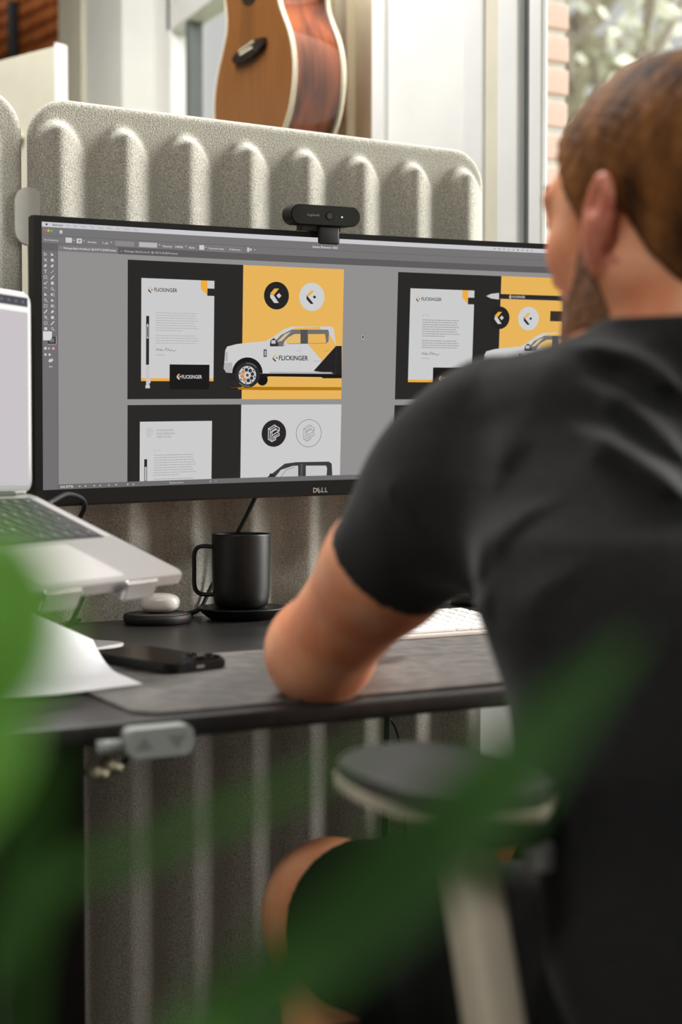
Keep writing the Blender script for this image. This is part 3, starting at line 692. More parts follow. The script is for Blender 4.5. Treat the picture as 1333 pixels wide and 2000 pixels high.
S.poly([(-71.6, -164), (-60.1, -150.8), (-42, -145.7), (-33.9, -145.6), (-33.5, -166), (-71, -166)], (196, 195, 196)); S.poly([(-22.1, -145.9), (9, -146.5), (10.8, -150), (10.3, -161.4), (6, -164.6), (-21.7, -164.7)], (200, 199, 200))
S.lay = 12; S.line([(-62, -163), (-52, -151), (-40, -147.6)], 1.0, (150, 149, 150)); S.poly([(-80, -162), (-76, -155), (-71, -157), (-68, -164), (-78, -166)], (44, 42, 43)); S.rect(-30, -164, -27, -143, (88, 86, 87))
S.clip = (-398.5, 398.5, -167, 167)
S.lay = 14; S.poly([(60.9, 36.4), (60.7, 30.2), (62.2, 31.4), (63.2, 29.2), (64.4, 29.8), (63.4, 31.9), (65.3, 32.1)], (214, 213, 214)); S.lay = 15; S.poly([(61.2, 35.6), (61.1, 31), (62.3, 31.9), (63.3, 30), (63.9, 30.3), (62.9, 32.4), (64.5, 32.5)], (20, 20, 20))
scr_o = meshobj('screen', S.V, S.F, None, mon, mats=S.mats, fmat=S.fm)
scr_o['label'] = 'lit display with dark and yellow artboards, letterheads and a pickup truck'

def type_on(name, s, m, parent, to3d, x0, y0, x1, cap, bold=True):
    v, t = text_tris(s, bold); wd_ = v[:, 0].max()
    return meshobj(name, [to3d(x0 + a * (x1 - x0) / wd_, y0 + b * cap / .69) for a, b in v], t, m, parent)
# maker's mark in the middle of the lower bezel: the E leans over between D and L L
VV, FF = [], []
def putt(s, fn):
    v, t = text_tris(s, True); b = len(VV); VV.extend(fn(*q) for q in v); FF.extend(tuple(i + b for i in k) for k in t)
def logo_pt(a, b): return cyl(a / 1000, b / 1000, -.0034)
K = 6.6 / .69
putt('D', lambda a, b: logo_pt(-11.4 + a * K * .98, -183.6 + b * K))
def tilt_e(a, b):
    x_, y_ = a * K - 2.8, b * K - 3.3; c_, s_ = math.cos(.6), math.sin(.6)
    return logo_pt(-2.2 + x_ * c_ - y_ * s_, -180.3 + x_ * s_ + y_ * c_)
putt('E', tilt_e)
putt('L', lambda a, b: logo_pt(1.6 + a * K * .95, -183.6 + b * K)); putt('L', lambda a, b: logo_pt(6.8 + a * K * .95, -183.6 + b * K))
meshobj('maker_mark', VV, FF, M['logosilver'], mon)

# arm that carries the monitor: post clamped to the back of the desk, two links and a head plate
arm = empty('monitor_stand', (1.215, -.080, .74)); tag(arm, 'black monitor stand post clamped at back of desk behind the person', 'monitor stand')
lathe('base_plate', [(0, 0), (.046, 0), (.046, .010), (.042, .014), (0, .014)], M['blackmetal'], arm, 32)
lathe('post', [(.019, .014), (.019, .34), (.016, .345), (0, .345)], M['gloss'], arm, 32)
a0 = Vector((1.215, -.075, .74))
def al(p): return tuple(Vector(p) - a0)
tube('lower_link', [al((1.215, -.055, 1.04)), al((1.07, -.035, 1.05))], .016, M['blackmetal'], arm, 14)
tube('upper_link', [al((1.07, -.035, 1.05)), al((.93, -.05, 1.09))], .015, M['blackmetal'], arm, 14)
box('head_plate', al((.87, -.068, 1.04)), al((.97, -.058, 1.14)), M['blackmetal'], arm, bev=.003)

# ================================================================ WEBCAM
wc = empty('webcam'); wc.parent = None
Bm = Matrix.Translation((.92024, -.12210, 1.09613)) @ mon_mat().to_4x4()
wc.matrix_world = Bm @ Matrix.Translation((-.006, -.004, .1745))
tag(wc, 'black pill-shaped webcam clipped to top edge of the monitor', 'webcam')
prof = rrect(.104, .0265, .0132, 10)
prism('body', [(a, b + .0215) for a, b in prof], lambda a, b, t: (a, t, b), -.012, .018, M['bezel'], wc, bev=.0015)
prism('face', [(a * .985, b * .95 + .0215) for a, b in prof], lambda a, b, t: (a, t, b), -.0135, -.0118, M['gloss'], wc)
lathe_pts = []
for nm, r, dep, m_ in (('lens_ring', .0062, .0008, M['bezel']), ('lens', .0042, .0014, M['lens'])):
    prism(nm, [(.0045 + r * math.cos(k * math.pi / 16), .021 + r * math.sin(k * math.pi / 16)) for k in range(32)], lambda a, b, t: (a, t, b), -.0135 - dep, -.013, m_, wc)
prism('status_light', [(.0235 + .0012 * math.cos(k * math.pi / 6), .0205 + .0012 * math.sin(k * math.pi / 6)) for k in range(12)], lambda a, b, t: (a, t, b), -.0139, -.013, emit((255, 255, 255), 1.0), wc)
prism('sensor', [(.0152 + .0016 * math.cos(k * math.pi / 6), .0208 + .0016 * math.sin(k * math.pi / 6)) for k in range(12)], lambda a, b, t: (a, t, b), -.0138, -.013, M['lens'], wc)
type_on('maker_mark', 'logitech', M['greymark'], wc, lambda a, b: (a, -.0137, b), -.0285, .0198, -.0105, .0030)
box('hinge', (-.034, -.006, .001), (.026, .010, .0085), M['rubber'], wc, bev=.001)
box('clip_front', (-.009, -.0105, -.0165), (.0225, -.0055, .008), M['rubber'], wc, bev=.0035, seg=3)
box('clip_rear', (-.009, .024, -.03), (.0225, .030, .006), M['rubber'], wc, bev=.002)
box('clip_bridge', (-.009, -.006, .0012), (.0225, .026, .0055), M['rubber'], wc, bev=.001)

# ================================================================ LAPTOP AND ITS STAND
TILT = math.radians(21.6); YAW = math.radians(34.1)
lap = empty('laptop', (.560, -.506, .839), (TILT, 0, YAW)); tag(lap, 'open silver laptop raised on a stand at the left edge', 'laptop')
LW, LD = .3126, .2212
def lbox(name, lo, hi, m, parent=lap, bev=.0, seg=2): return box(name, lo, hi, m, parent, bev, seg)
prism('base', [(a - LW / 2, b + LD / 2) for a, b in rrect(LW, LD, .011, 6)], lambda a, b, t: (a, b, t), -.0105, 0, M['alu'], lap, bev=.0016)
well = lbox('keyboard_well', (-LW + .018, .098, -.0005), (-.018, .207, .0003), M['keydark'])
kme = {}
def lkey(x0, x1, y0, y1):
    k = (round(x1 - x0, 4), round(y1 - y0, 4))
    if k not in kme:
        o = box('key', (-k[0] / 2, -k[1] / 2, 0), (k[0] / 2, k[1] / 2, .0012), M['keydark'], well, bev=.0009); kme[k] = o.data
    else: o = link(bpy.data.objects.new('key', kme[k]), well)
    o.location = ((x0 + x1) / 2, (y0 + y1) / 2, .0004); return o
kx0, kx1 = -LW + .0205, -.0205
rows = [[1] * 14, [1] * 13 + [1.55], [1.55] + [1] * 13, [1.8] + [1] * 11 + [1.8], [2.35] + [1] * 10 + [2.35], [1, 1, 1, 1.25, 5.1, 1.25, 1, 1, 1, 1]]
yk = .2045
legV, legT = text_tris('A')
for r_, row in enumerate(rows):
    hgt = .0125 if r_ == 0 else .0165; yk -= hgt + .0012; tot = sum(row); xk = kx0; un = (kx1 - kx0) / tot
    for q, w_ in enumerate(row):
        lkey(xk + .0008, xk + w_ * un - .0008, yk, yk + hgt)
        xk += w_ * un
# key legends: small pale marks, one print layer
VV, FF = [], []; yk = .2045
letters = ['e' * 14, '`1234567890-=<', '>QWERTYUIOP[]\\', '^ASDFGHJKL;\'=', '^ZXCVBNM,./^', 'foac ac<v>']
for r_, row in enumerate(rows):
    hgt = .0125 if r_ == 0 else .0165; yk -= hgt + .0012; tot = sum(row); xk = kx0; un = (kx1 - kx0) / tot
    for q, w_ in enumerate(row):
        ch = letters[r_][q] if q < len(letters[r_]) else 'x'
        if ch != ' ':
            v, t = text_tris(ch); b_ = len(VV); cxk = xk + w_ * un / 2 - .0022; cyk = yk + hgt / 2 - .0022
            VV += [(cxk + a * .0062, cyk + b * .0062, .0018) for a, b in v]; FF += [tuple(i + b_ for i in k) for k in t]
        xk += w_ * un
meshobj('key_legends', VV, FF, mat('legend_print', (196, 196, 198), .6, var=.02), well)
prism('trackpad', [(a - LW / 2, b + .05) for a, b in rrect(.128, .078, .006)], lambda a, b, t: (a, b, t), -.001, .0003, mat('trackpad_glass', (182, 178, 176), .3, metal=.3, var=.02), lap)
for sgn, x0 in ((1, -LW + .005), (1, -.0155)): lbox('speaker_grille', (x0, .10, -.0003), (x0 + .0105, .205, .00025), mat('grille', (150, 147, 146), .6, metal=.4, var=.1, scale=900))
lbox('notch', (-LW / 2 - .045, -.0004, -.0045), (-LW / 2 + .045, .004, .0004), M['alu'])
for q, (y0, y1) in enumerate(((.06, .072), (.10, .112), (.125, .131), (.15, .176))): lbox('side_port', (-.0004, y0, -.0068), (.0003, y1, -.0042), M['rubber'])
lbox('hinge', (-LW + .03, .214, -.004), (-.03, .222, .0035), M['rubber'], bev=.001)
lid = empty('lid', (0, .2185, .002), (math.pi / 2 - TILT, 0, 0)); lid.parent = lap
prism('lid_shell', [(a - LW / 2, b + .1085) for a, b in rrect(LW, .217, .011, 6)], lambda a, b, t: (a, b, t), -.0045, -.0006, M['alu'], lid, bev=.0012)
prism('lid_bezel', [(a - LW / 2, b + .1085) for a, b in rrect(LW - .002, .215, .010, 6)], lambda a, b, t: (a, b, t), -.0008, 0, M['gloss'], lid)
def lidpic(name, x0, y0, x1, y1, z, rgb): return meshobj(name, [(x0, y0, z), (x1, y0, z), (x1, y1, z), (x0, y1, z)], [(0, 1, 2, 3)], emit(rgb), lid)
lidpic('display', -LW + .0055, .0085, -.0055, .1955, .0002, (202, 196, 200))
lidpic('display_bar', -LW + .0055, .2015, -.0055, .2115, .0002, (84, 84, 88))
VV, FF = [], []
for k in range(9):
    x_ = -.012 - k * .0115; b_ = len(VV); VV += [(x_ - .003, .2052, .0004), (x_, .2052, .0004), (x_, .2078, .0004), (x_ - .003, .2078, .0004)]; FF.append((b_, b_ + 1, b_ + 2, b_ + 3))
meshobj('display_icons', VV, FF, emit((128, 128, 132)), lid)

st = empty('laptop_stand', (.50, -.33, .7428)); tag(st, 'silver metal laptop stand with foot plate and front hooks', 'laptop stand')
def sl(p): return (p[0] - .50, p[1] + .33, p[2] - .7428)
LM = Matrix.Translation((.560, -.506, .839)) @ Euler((TILT, 0, YAW)).to_matrix().to_4x4()
def lw(x, y, z): return sl(LM @ Vector((x, y, z)))
cs, sn = math.cos(YAW), math.sin(YAW)
fp = [(a, b) for a, b in rrect(.20, .15, .012, 5)]
prism('foot_plate', fp, lambda a, b, t: sl((.470 + a * cs - b * sn - .03, -.31 + a * sn + b * cs, .7428 + t)), 0, .004, M['alu'], st, bev=.001)
bm = bmesh.new()
TR = Euler((TILT, 0, YAW)).to_matrix()
def tray_box(name, lo, hi, m, bev=.001):
    bm = bmesh.new(); add_box(bm, [(a + b) / 2 for a, b in zip(lo, hi)], [b - a for a, b in zip(lo, hi)], bev)
    for v in bm.verts: v.co = Vector(lw(*v.co))
    return bmobj(name, bm, m, st)
for x0 in (-.235, -.115):
    tray_box('tray_arm', (x0, -.006, -.0165), (x0 + .05, .17, -.0112), M['alu'])
    tray_box('hook', (x0, -.010, -.0165), (x0 + .05, -.0055, .0025), M['silver'])
tray_box('tray_bar', (-.235, .09, -.022), (-.065, .15, -.0165), M['alu'])
pa = np.array(lw(-.15, .12, -.022)); pb = np.array(sl((.455, -.30, .7465)))
tube('upright', [pb, (pa * .4 + pb * .6) + np.array([-.03, .02, 0]), pa], .014, M['alu'], st, 14, 6)

# ================================================================ SMALL THINGS ON THE DESK
mug = empty('mug', (.812, -.088, .7555)); tag(mug, 'matte black mug with square loop handle on a black saucer', 'mug')
lathe('mug_body', [(0, 0), (.030, 0), (.034, .0015), (.037, .006), (.0388, .016), (.040, .035), (.0405, .099), (.0403, .1012), (.0398, .1016), (.0391, .1010), (.0385, .098), (.038, .02), (.035, .010), (0, .008)], M['matteblack'], mug, 64)
hd = Vector((-.879, .477, 0))                        # handle leaves to the left of the view
hp = [(.0385, .083), (.052, .084), (.0605, .0815), (.0645, .073), (.0648, .055), (.0645, .030), (.0600, .0205), (.052, .0175), (.0385, .0175)]
V, F = [], []
pth = smooth_path([(hd.x * r, hd.y * r, z) for r, z in hp], 5); n = len(pth)
up_ = np.array([-.477, -.879, 0])
for i, p in enumerate(pth):
    t = pth[min(i + 1, n - 1)] - pth[max(i - 1, 0)]; t /= np.linalg.norm(t); nn = np.cross(t, up_)
    for k in range(10):
        a = 2 * math.pi * k / 10; V.append(p + up_ * .0058 * math.cos(a) + nn * .0030 * math.sin(a))
for i in range(n - 1):
    for k in range(10): F.append((i * 10 + k, i * 10 + (k + 1) % 10, (i + 1) * 10 + (k + 1) % 10, (i + 1) * 10 + k))
meshobj('handle', V, F, M['matteblack'], mug, True)
co = lathe('saucer', [(0, 0), (.040, 0), (.046, .0015), (.054, .008), (.0600, .0138), (.0606, .0152), (.0598, .0160), (.050, .0150), (.036, .0142), (0, .0140)], M['matteblack'], None, 64)
co.location = (.812, -.088, .7402); tag(co, 'round black charging saucer under the black mug', 'saucer')
pad = empty('charging_pad', (.690, -.085, .7402)); tag(pad, 'round black wireless charging pad under white earbud case', 'charging pad')
lathe('pad_body', [(0, 0), (.042, 0), (.0445, .002), (.0455, .008), (.0448, .0115), (.043, .0125), (0, .0125)], M['rubber'], pad, 48)
lathe('pad_top', [(.0405, .0124), (.0405, .0131), (.039, .0133), (0, .0133)], M['darkpad'], pad, 48)
V, F = [], []; add_tube(V, F, [(.02, -.0405, .0065), (.0205, -.0417, .0065)], .0011, 8); meshobj('indicator_light', V, F, emit((190, 60, 40), .5), pad)
case = empty('earbud_case', (.694, -.085, .7536)); case.rotation_euler = (0, 0, math.radians(-30)); tag(case, 'rounded white earbud case lying on the charging pad', 'case')
def superell(name, rx, ry, rz, m, parent, z0, z1, e=2.6):
    V, F = [], []; nu, nv = 40, 20
    for j in range(nv + 1):
        ph = -math.pi / 2 + math.pi * j / nv
        for i in range(nu):
            th = 2 * math.pi * i / nu
            f = lambda t: math.copysign(abs(t) ** (2 / e), t)
            V.append((rx * f(math.cos(ph)) * f(math.cos(th)), ry * f(math.cos(ph)) * f(math.sin(th)), min(max(rz * f(math.sin(ph)), z0), z1) + rz))
    for j in range(nv):
        for i in range(nu): F.append((j * nu + i, j * nu + (i + 1) % nu, (j + 1) * nu + (i + 1) % nu, (j + 1) * nu + i))
    return meshobj(name, V, F, m, parent, True)
superell('case_shell', .0265, .0225, .0132, M['whiteplastic'], case, -1, 1)
V, F = [], []; ring = [(.02685 * math.copysign(abs(math.cos(a)) ** .77, math.cos(a)), .0040, .0132 + .01345 * math.copysign(abs(math.sin(a)) ** .77, math.sin(a))) for a in np.linspace(0, 2 * math.pi, 48)]
add_tube(V, F, ring, .00028, 6); meshobj('lid_seam', V, F, M['greymark'], case, True)
V, F = [], []; add_tube(V, F, [(.0262, -.006, .0112), (.0269, -.006, .0112)], .0008, 8); meshobj('status_light', V, F, M['greymark'], case)

ph = empty('phone', (.537, -.477, .7430), (0, 0, math.atan2(.264, .965))); tag(ph, 'glossy black phone lying face down on the desk mat', 'phone')
prism('phone_body', rrect(.0755, .150, .011, 8), lambda a, b, t: (a, b, t), .0, .0098, M['bezel'], ph, bev=.0015)
prism('back_glass', rrect(.0715, .146, .010, 8), lambda a, b, t: (a, b, t), .0096, .0101, M['gloss'], ph)
bump = prism('camera_bump', [(a + .0175, b - .0535) for a, b in rrect(.034, .035, .008, 6)], lambda a, b, t: (a, b, t), .0098, .0122, M['gloss'], ph, bev=.0006)
for q, (a, b) in enumerate(((.0095, -.0445), (.0095, -.0615), (.0255, -.053))):
    ln = prism('lens', [(a + .0065 * math.cos(k * math.pi / 12), b + .0065 * math.sin(k * math.pi / 12)) for k in range(24)], lambda x, y, t: (x, y, t), .012, .0142, M['lens'], bump)
for y0, y1 in ((.02, .034), (.0, .014)): box('side_button', (.0374, y0, .003), (.0383, y1, .006), M['blackmetal'], ph)
box('port', (-.005, -.0753, .0035), (.005, -.0748, .0063), M['alu'], ph)

# loose sheets, the top one curling up at its far corner
def sheet(name, o, ax, ay, w_, h_, lift, label, seed):
    nu, nv = 26, 34; r = random.Random(seed); V, F = [], []; V2 = []
    for j in range(nv + 1):
        for i in range(nu + 1):
            u, v = i / nu, j / nv
            z = lift * (max(0, v - .45) ** 2.0) * (1.2 - .9 * u) * 2.2 + .004 * math.sin(2.2 * u + 1.5 * v) * (u + v) * .5 + .006 * max(0, .5 - u) * (1 - v)
            p = np.array([o[0], o[1], o[2] + .0006 + max(z, 0)]) + ax * w_ * u + ay * h_ * v * (1 - .10 * lift * v)
            V.append(p)
    b = len(V); V += [p + np.array([0, 0, -.0004]) for p in V]
    for j in range(nv):
        for i in range(nu):
            q = (j * (nu + 1) + i, j * (nu + 1) + i + 1, (j + 1) * (nu + 1) + i + 1, (j + 1) * (nu + 1) + i); F.append(q); F.append(tuple(k + b for k in reversed(q)))
    per = [i for i in range(nu + 1)] + [j * (nu + 1) + nu for j in range(1, nu + 1)]
    o_ = meshobj(name, V, F, M['paper'], None, True); tag(o_, label, 'paper', 'loose sheets on the desk'); return o_
pax = np.array([.955, .20, 0]); pay = np.array([-.25, .95, 0])
pax /= np.linalg.norm(pax); pay /= np.linalg.norm(pay)
sheet('paper_sheet', (.285, -.640, .7404), pax, np.array([-.06, .998, 0]), .185, .19, .0, 'lower flat white sheet of paper under the curled sheet', 1)
sheet('paper_sheet', (.300, -.642, .7415), pax, np.array([.06, .998, 0]), .178, .18, .13, 'upper white sheet of paper curling up, below the laptop', 2)

kb = empty('keyboard', (.9175, -.345, .7428)); tag(kb, 'slim white keyboard lying on the desk mat beyond the arm', 'keyboard')
KW, KD = .275, .165
bm = bmesh.new(); pr = [(-KD / 2, 0), (KD / 2, 0), (KD / 2, .013), (-KD / 2, .005)]
prism('case', pr, lambda a, b, t: (t, a, b), -KW / 2, KW / 2, M['whiteplastic'], kb, bev=.0012)
kme2 = {}
for r_ in range(6):
    tot = 13; y_ = -KD / 2 + .011 + r_ * .0258
    for q in range(tot):
        if r_ == 0 and 3 <= q <= 7:
            if q > 3: continue
            w_ = 5
        else: w_ = 1
        if w_ not in kme2:
            o = box('key', (-w_ * .0105 + .0012, -.0095, 0), (w_ * .0105 - .0012, .0095, .004), M['keywhite'], kb, bev=.0012); kme2[w_] = o.data
        else: o = link(bpy.data.objects.new('key', kme2[w_]), kb)
        o.location = (-KW / 2 + .001 + (q + w_ / 2) * .021, y_ + .006, .005 + .008 * ((y_ + .006 + KD / 2) / KD) + .0003); o.rotation_euler = (math.atan2(.008, KD), 0, 0)

# cords
def cord(pts, r, label, n=8): return tag(tube('cord', pts, r, M['rubber'], None, 8, n), label, 'cord', 'black cords around the desk')
cord([(.868, -.052, .94), (.850, -.036, .89), (.822, -.024, .83), (.793, -.023, .775), (.772, -.03, .748), (.735, -.03, .7435), (.70, -.022, .7432)], .0032, 'black cord slanting down from the monitor behind the mug')
cord([(.505, -.345, .812), (.512, -.30, .79), (.522, -.24, .765), (.535, -.16, .747), (.56, -.08, .7432), (.60, -.03, .7432)], .0030, 'black cord dropping from the laptop stand to the desk')
cord([(.50, -.22, .905), (.545, -.16, .915), (.582, -.11, .900), (.57, -.08, .86), (.535, -.06, .80), (.50, -.05, .744)], .0032, 'black cord looping out behind the raised laptop')
cord([(.99, -.10, .72), (1.0, -.09, .66), (1.03, -.08, .60), (1.08, -.06, .55), (1.10, -.05, .40), (1.12, -.05, .03)], .0022, 'thin cord hanging under the desk, leftmost of the hanging ones')
cord([(1.125, -.10, .72), (1.13, -.09, .64), (1.145, -.08, .60), (1.165, -.08, .60), (1.18, -.09, .64), (1.178, -.10, .72)], .0018, 'thin cord looping under the desk beside the panel edge')
cord([(1.04, -.10, .72), (1.045, -.09, .60), (1.05, -.07, .3), (1.05, -.06, .03)], .0048, 'thick dark cord hanging straight down under the desk')
cord([(.36, -.70, .72), (.365, -.69, .70), (.375, -.68, .688), (.40, -.69, .683), (.42, -.70, .69), (.43, -.70, .718)], .0026, 'short black cord sagging beside the desk height control')
cord([(.515, .006, 1.10), (.5405, -.0, 1.06), (.5405, 0, .90), (.5405, .006, .76), (.5405, .008, .03)], .0036, 'black cord thickened to fill the bright gap between the felt panels')  # thickened and run to the floor to block light coming through the gap

# ================================================================ GUITAR
gt = empty('acoustic_guitar', (1.285, .893, 1.600)); tag(gt, 'acoustic guitar with honey top and rosewood sides hanging by the window', 'guitar')
GP = [(0, .0), (.055, .001), (.10, .007), (.145, .028), (.178, .065), (.195, .110), (.199, .150), (.192, .190), (.175, .228), (.152, .262), (.134, .292), (.127, .318), (.130, .346), (.138, .375), (.145, .405), (.145, .432), (.136, .462), (.115, .486), (.085, .502), (.045, .510), (0, .511)]
half = smooth_path([(a, b, 0) for a, b in GP], 3)
outl = [(p[0], p[1]) for p in half] + [(-p[0], p[1]) for p in half[-2:0:-1]]
GD = .118
def gax(a, b, t): return (t, -a, b)
prism('top', outl, gax, 0, .003, M['spruce'], gt)
prism('back', outl, gax, GD - .003, GD, M['rosewood'], gt)
V, F = [], []; n = len(outl)
for t in np.linspace(.003, GD - .003, 6): V += [gax(a * .998, b * .998 + .0005, t) for a, b in outl]
for j in range(5):
    for i in range(n): F.append((j * n + i, j * n + (i + 1) % n, (j + 1) * n + (i + 1) % n, (j + 1) * n + i))
meshobj('sides', V, F, M['rosewood'], gt, True)
for tt_ in (.0035, GD - .0035):
    V, F = [], []; pts = [np.array(gax(a, b, tt_)) for a, b in outl]; pts.append(pts[0])
    add_tube(V, F, pts, .0048, 8, False); meshobj('binding', V, F, M['binding'], gt, True)
V, F = [], []
def gdisc(name, cy, r0, r1, t, m, parent):
    V = [gax(r * math.cos(a), cy + r * math.sin(a), t) for r in (r0, r1) for a in np.linspace(0, 2 * math.pi, 40, endpoint=False)]
    F = [(k, (k + 1) % 40, 40 + (k + 1) % 40, 40 + k) for k in range(40)]
    if r0 == 0: F = [tuple(range(40, 80))]
    return meshobj(name, V, F, m, parent)
gdisc('sound_hole', .388, 0, .050, -.0006, M['rubber'], gt); gdisc('rosette', .388, .050, .062, -.0008, M['darkwood'], gt)
br = prism('bridge', [(-.080, .222), (-.055, .214), (-.02, .210), (.02, .210), (.055, .214), (.080, .222), (.080, .236), (.05, .242), (.0, .243), (-.05, .242), (-.080, .236)], gax, -.010, 0, M['darkwood'], gt, bev=.002)
prism('saddle', [(-.036, .2335), (.036, .2365), (.036, .2395), (-.036, .2365)], gax, -.014, -.0098, M['binding'], br)
for k in range(6):
    V, F = [], []; p = np.array(gax(-.026 + .0104 * k, .226, -.0098)); add_tube(V, F, [p, p + np.array([-.005, 0, 0])], .0028, 8); meshobj('bridge_pin', V, F, M['binding'], br, True)
box('neck', gax(.026, .45, .0), gax(-.026, .96, .022), M['darkwood'], gt, bev=.006)
fb = box('fingerboard', gax(.027, .44, -.007), gax(-.027, .96, -.0005), M['darkwood'], gt, bev=.001)
prism('headstock', [(-.03, .95), (.03, .95), (.038, 1.12), (-.038, 1.12)], gax, .002, .018, M['rosewood'], gt, bev=.002)
V, F = [], []
for k in range(6):
    x_ = -.026 + .0104 * k; add_tube(V, F, [gax(x_, .237, -.0145), gax(x_ * .75, .955, -.010)], .0005, 5)
meshobj('strings', V, F, M['brass'], gt, True)
V, F = [], []
add_tube(V, F, [(.0, -.028, .955), (.06, -.028, .95), (.20, -.028, .95)], .006, 8); add_tube(V, F, [(.0, .028, .955), (.06, .028, .95), (.20, .028, .95)], .006, 8)
meshobj('wall_hanger', V, F, M['blackmetal'], gt, True)

# ================================================================ FREESTANDING BOARD, upper left
bd = Vector((-.417, .909, 0)).normalized(); bn = Vector((.909, .417, 0)).normalized()
wb = empty('partition_board', (.974, 1.278, 0)); wb.rotation_euler = (0, 0, math.atan2(bd.y, bd.x)); tag(wb, 'cream freestanding partition board with white end post before the brick wall', 'partition')
def pbx(name, lo, hi, m, bev=.003): return box(name, lo, hi, m, wb, bev=bev)
pbx('panel', (.0, -.032, .10), (.405, -.002, 1.895), M['cream']); pbx('panel', (.42, -.032, .10), (1.2, -.002, 1.895), M['cream'])
pbx('end_post', (-.008, -.034, 0), (.0, .0, 1.902), M['white'], .002); pbx('end_post', (1.2, -.034, 0), (1.21, 0, 1.902), M['white'], .002)
pbx('hinge_strip', (.405, -.026, .10), (.42, -.008, 1.87), M['gasket'], .002)
V, F = [], []; add_tube(V, F, [(.4125, -.017, 1.885), (.4125, -.017, 1.92)], .011, 12); meshobj('hinge_cap', V, F, M['white'], wb, True)
pbx('handle', (.10, -.04 + .04, 1.70), (.28, .012, 1.712), M['olive'], .004)
for x_ in (.1, .9): pbx('foot', (x_, -.25, 0), (x_ + .05, .22, .03), M['white'])

# ================================================================ CHAIR
ch = empty('office_chair', (.745, -1.15, 0)); tag(ch, 'dark office chair with taupe armrest posts under the seated person', 'chair')
def cl_(p): return (p[0] - .745, p[1] + 1.15, p[2])
bm = bmesh.new(); add_box(bm, cl_((.745, -1.08, .455)), (.50, .50, .07), .03, 4); bmobj('seat', bm, M['chairfab'], ch, True)
bm = bmesh.new(); add_box(bm, cl_((.745, -1.08, .415)), (.46, .49, .03), .012, 3); bmobj('seat_shell', bm, M['taupe'], ch, True)
bm = bmesh.new(); add_box(bm, cl_((.745, -1.40, .68)), (.44, .05, .38), .022, 4, Euler((math.radians(-8), 0, 0))); bmobj('backrest', bm, M['chairfab'], ch, True)
for s in (-1, 1):
    ax_ = .745 + s * .258
    # padded top, pointed towards the front, on a flat tilted post
    pts = [(.013, -.094), (-.025, -.080), (-.050, -.058), (-.057, -.01), (-.051, .040), (-.032, .075), (.003, .090), (.038, .082), (.053, .040), (.055, -.045)]
    pts = [(p[0], p[1]) for p in smooth_path([(-s * a, b, 0) for a, b in pts] + [(-s * pts[0][0], pts[0][1], 0)], 3)][:-1]
    prism('arm_pad', pts, lambda a, b, t: cl_((ax_ + a, -1.108 + b, t)), .747, .757, M['darkpad'], ch, bev=.004)
    prism('arm_tray', [(a * 1.02, b * 1.012) for a, b in pts], lambda a, b, t: cl_((ax_ + a, -1.108 + b, t)), .741, .7475, M['taupe'], ch, bev=.0015)
    bm = bmesh.new(); add_box(bm, (0, 0, 0), (.030, .036, .36), .008, 3)
    for v in bm.verts:
        z = v.co.z + .56; v.co = Vector(cl_((ax_ + v.co.x, -1.130 - (.74 - z) * .31 + v.co.y, z)))
    bmobj('arm_post', bm, M['taupe'], ch, True)
    box('arm_slider', cl_((ax_ - .016, -1.19, .722)), cl_((ax_ + .03, -1.09, .7432)), M['rubber'], ch, bev=.006)
    box('arm_lever', cl_((ax_ + .018, -1.19, .706)), cl_((ax_ + .030, -1.172, .724)), M['alu'], ch, bev=.003)
    box('arm_bracket', cl_((.745 + s * .15, -1.26, .39)), cl_((ax_ + s * .012, -1.18, .415)), M['taupe'], ch, bev=.004)
lathe('gas_column', [(.03, .12), (.03, .25), (.02, .25), (.02, .40)], M['blackmetal'], ch, 20, cl_((.745, -1.10, 0)))
for k in range(5):
    a = k * 2 * math.pi / 5 + .3; e_ = (.745 + .30 * math.cos(a), -1.10 + .30 * math.sin(a))
    tube('base_leg', [cl_((.745, -1.10, .12)), cl_((e_[0], e_[1], .075))], [.028, .018], M['blackmetal'], ch, 10)
    V, F = [], []; add_tube(V, F, [cl_((e_[0] - .012, e_[1], .03)), cl_((e_[0] + .012, e_[1], .03))], .03, 14); meshobj('caster', V, F, M['rubber'], ch, True)

